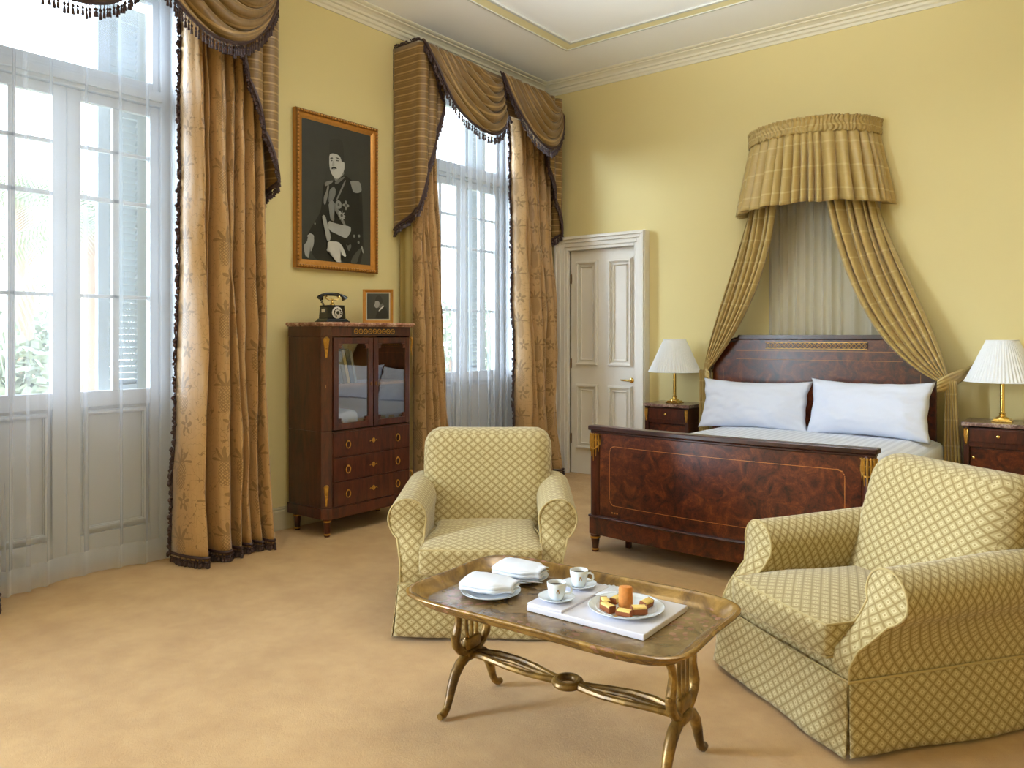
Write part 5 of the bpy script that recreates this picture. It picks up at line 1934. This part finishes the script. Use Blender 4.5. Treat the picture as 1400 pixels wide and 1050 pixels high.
# ================================================================= NIGHTSTANDS AND LAMPS
def nightstand(label, loc):
    """local: x across, y back from the front, origin on the floor under the front centre"""
    r = T('nightstand', label, 'nightstand', loc, 0, 'walnut bedside tables')
    hw, dp = .215, .36
    b_ = MB()
    b_.box(-hw + .02, hw - .02, 0.0, dp, .64, .775)
    b_.box(-hw + .02, hw - .02, .03, dp, .22, .64)
    b_.box(-hw + .01, hw - .01, 0, dp, .18, .22)
    for x in (-hw, hw - .035):
        b_.box(x, x + .035, -.004, .035, .18, .785)
        b_.box(x, x + .035, dp - .035, dp, .18, .785)
    b_.build('body', M['mahogany'], r, smooth=False, bevel=.003)
    MB().box(-hw - .012, hw + .012, -.018, dp + .0, .785, .812).build('marble_top', M['marble'], r, smooth=False, bevel=.005)
    d = MB().box(-hw + .04, hw - .04, -.008, .01, .675, .765).build('drawer', M['mahogany'], r, smooth=False, bevel=.002)
    k_ = MB().lathe([(0, 0), (.006, 0), (.006, .008), (.012, .014), (.010, .022), (0, .024)], seg=14)
    k_.v = [(x, -.008 - z, .722 + y) for x, y, z in k_.v]
    k_.build('knob', M['brass'], d)
    dr = MB().box(-hw + .04, hw - .04, .022, .034, .235, .625).build('door', M['burl'], r, smooth=False, bevel=.002)
    k2 = MB().lathe([(0, 0), (.005, 0), (.005, .006), (.010, .012), (0, .018)], seg=12)
    k2.v = [(-hw + .06 + x, .022 - z, .56 + y) for x, y, z in k2.v]
    k2.build('knob', M['brass'], dr)
    for x in (-hw + .0175, hw - .0175):
        m_ = MB()
        for i in range(3):
            m_.tube([(x + (i - 1) * .010, -.007, .765), (x + (i - 1) * .009, -.012, .72), (x + (i - 1) * .003, -.007, .655)], [.006, .006, .002], 6)
        m_.lathe([(0, -.010), (.011, -.003), (.012, .005), (0, .012)], (x, -.010, .762), 8)
        m_.lathe([(0, -.008), (.008, 0), (0, .008)], (x, -.010, .66), 8)
        m_.build('bronze_mount', M['ormolu'], r)
    for (x, y) in ((-hw + .02, .02), (hw - .02, .02), (-hw + .02, dp - .02), (hw - .02, dp - .02)):
        MB().lathe([(.014, 0), (.016, .01), (.022, .17), (.024, .18)], (x, y, 0), 12).build('leg', M['mahogany'], r)
    return r
ns = nightstand('walnut bedside table with marble top between the door and the bed', (-3.205, 6.335, 0))
copy_tree(ns, None, (-.66, 6.335, 0), None, 'walnut bedside table with marble top at the right photo edge')

def table_lamp(label, loc):
    r = T('table_lamp', label, 'lamp', loc, 0, 'brass bedside lamps')
    b_ = MB()
    b_.box(-.062, .062, -.062, .062, 0, .012)
    b_.box(-.052, .052, -.052, .052, .012, .022)
    k_ = len(b_.v)
    b_.build('base', M['brass'], r, smooth=False, bevel=.003)
    s_ = MB()
    s_.lathe([(.042, .022), (.040, .030), (.022, .040), (.018, .052), (.022, .058), (.015, .066), (.0145, .30), (.020, .306), (.016, .314), (.010, .32), (.010, .40)], (0, 0, 0), 20)
    s_.build('column', M['brass'], r, autos=40)
    sh_ = MB()
    nP = 60
    prof_ = [(.236, .285), (.2375, .287), (.222, .31), (.178, .405), (.136, .50), (.100, .578), (.099, .58)]
    b0 = 0
    for r_, z in prof_:
        for i in range(nP * 2):
            a = 2 * pi * i / (nP * 2)
            rr = r_ * (1 + (.013 if i % 2 else -.011))
            sh_.v.append((rr * cos(a), rr * sin(a), z))
    w = nP * 2
    for j in range(len(prof_) - 1):
        for i in range(w):
            i2 = (i + 1) % w
            sh_.face([j * w + i, j * w + i2, (j + 1) * w + i2, (j + 1) * w + i])
    so = sh_.build('lamp_shade', M['shade'], r, smooth=False, solid=.0015)
    rg = MB()
    rg.tube([(.237 * cos(2 * pi * i / 60), .237 * sin(2 * pi * i / 60), .286) for i in range(60)], .004, 6, closed=True)
    rg.tube([(.100 * cos(2 * pi * i / 40), .100 * sin(2 * pi * i / 40), .58) for i in range(40)], .0035, 6, closed=True)
    rg.build('binding', M['shade'], so)
    hp = MB()
    for a in (0, pi / 2, pi, 1.5 * pi):
        hp.tube([(0, 0, .40), (.099 * cos(a), .099 * sin(a), .575)], .0018, 5)
    hp.build('harp', M['brass'], r)
    return r
lp = table_lamp('brass bedside lamp with white pleated shade next to the door', (-3.205, 6.50, .812))
copy_tree(lp, None, (-.655, 6.50, .812), None, 'brass bedside lamp with white pleated shade at the right photo edge')

# ================================================================= LIGHT
wd = bpy.data.worlds.new('sky')
SC.world = wd
wd.use_nodes = True
wn = wd.node_tree
bg = wn.nodes['Background']
tcw = wn.nodes.new('ShaderNodeTexCoord')
sw = wn.nodes.new('ShaderNodeSeparateXYZ')
wn.links.new(tcw.outputs['Generated'], sw.inputs[0])
rw = wn.nodes.new('ShaderNodeValToRGB')
rw.color_ramp.elements[0].position = 0.45
rw.color_ramp.elements[0].color = (0.74, 0.84, 0.96, 1)
rw.color_ramp.elements[1].position = 0.75
rw.color_ramp.elements[1].color = (0.70, 0.84, 1.0, 1)
wn.links.new(sw.outputs[2], rw.inputs[0])
wn.links.new(rw.outputs[0], bg.inputs[0])
bg.inputs[1].default_value = 8.0

def area(name, loc, rot, sx, sy, power, col, portal=False):
    l = bpy.data.lights.new(name, 'AREA')
    l.shape = 'RECTANGLE'
    l.size, l.size_y = sx, sy
    l.energy = power
    l.color = col
    if portal:
        l.cycles.is_portal = True
    o = bpy.data.objects.new(name, l)
    COL.objects.link(o)
    o.location = loc
    o.rotation_euler = rot
    return o
H_ = pi / 2
for nm, yc in (('near', W1), ('far', W2)):
    area('sky_portal_' + nm, (XL - .42, yc, 1.86), (0, -H_, 0), 3.7, 1.25, 1, (1, 1, 1), True)
# area lamp added at an unseen side opening, standing in for daylight
area('side_opening_fill', (XL - .05, -1.5, 1.95), (0, -H_, 0), 3.3, 1.5, 135, (.68, .83, 1.0))
sun = bpy.data.lights.new('low_soft_sun', 'SUN')
sun.energy = 26.0
sun.angle = radians(48)
sun.color = (.70, .85, 1.0)
suno = bpy.data.objects.new('low_soft_sun', sun)
COL.objects.link(suno)
suno.rotation_euler = Vector((-.55, -.83, .10)).to_track_quat('Z', 'Y').to_euler()
# upward spot added out of view to brighten the ceiling, no fixture
ul = bpy.data.lights.new('ceiling_fill_spot', 'SPOT')
ul.energy = 740
ul.color = (.86, .93, 1.0)
ul.spot_size = radians(150)
ul.spot_blend = 1.0
ul.shadow_soft_size = .35
ulo = bpy.data.objects.new('ceiling_fill_spot', ul)
COL.objects.link(ulo)
ulo.location = (-1.7, 3.3, 3.1)
ulo.rotation_euler = Vector((.1, -.25, -1.0)).to_track_quat('Z', 'Y').to_euler()
pl = bpy.data.lights.new('rear_warm_fill', 'POINT')  # warm point light added behind the camera as fill, no fixture
pl.energy = 30
pl.color = (1, .84, .62)
pl.shadow_soft_size = .4
plo = bpy.data.objects.new('rear_warm_fill', pl)
COL.objects.link(plo)
plo.location = (1.2, -1.6, 1.8)

# ================================================================= CAMERA
cam = bpy.data.cameras.new('camera')
cam.sensor_width = 36.0
cam.lens = 36.0 * 1058 / 1400
cam.shift_y = -65.0 / 1400
cam.clip_start = .05
cam.clip_end = 300
camo = bpy.data.objects.new('camera', cam)
COL.objects.link(camo)
camo.location = (0, 0, 1.42)
camo.rotation_euler = (pi / 2, 0, 0.66521)
SC.camera = camo

SC.view_settings.view_transform = 'Standard'
SC.view_settings.look = 'None'
SC.view_settings.gamma = 1.0
SC.view_settings.use_curve_mapping = False
SC.view_settings.exposure = 0.12
SC.cycles.use_denoising = True
SC.cycles.max_bounces = 10
SC.cycles.diffuse_bounces = 5
SC.cycles.transparent_max_bounces = 24
SC.cycles.transmission_bounces = 4
SC.cycles.sample_clamp_indirect = 6.0
SC.cycles.caustics_reflective = False
SC.cycles.caustics_refractive = False
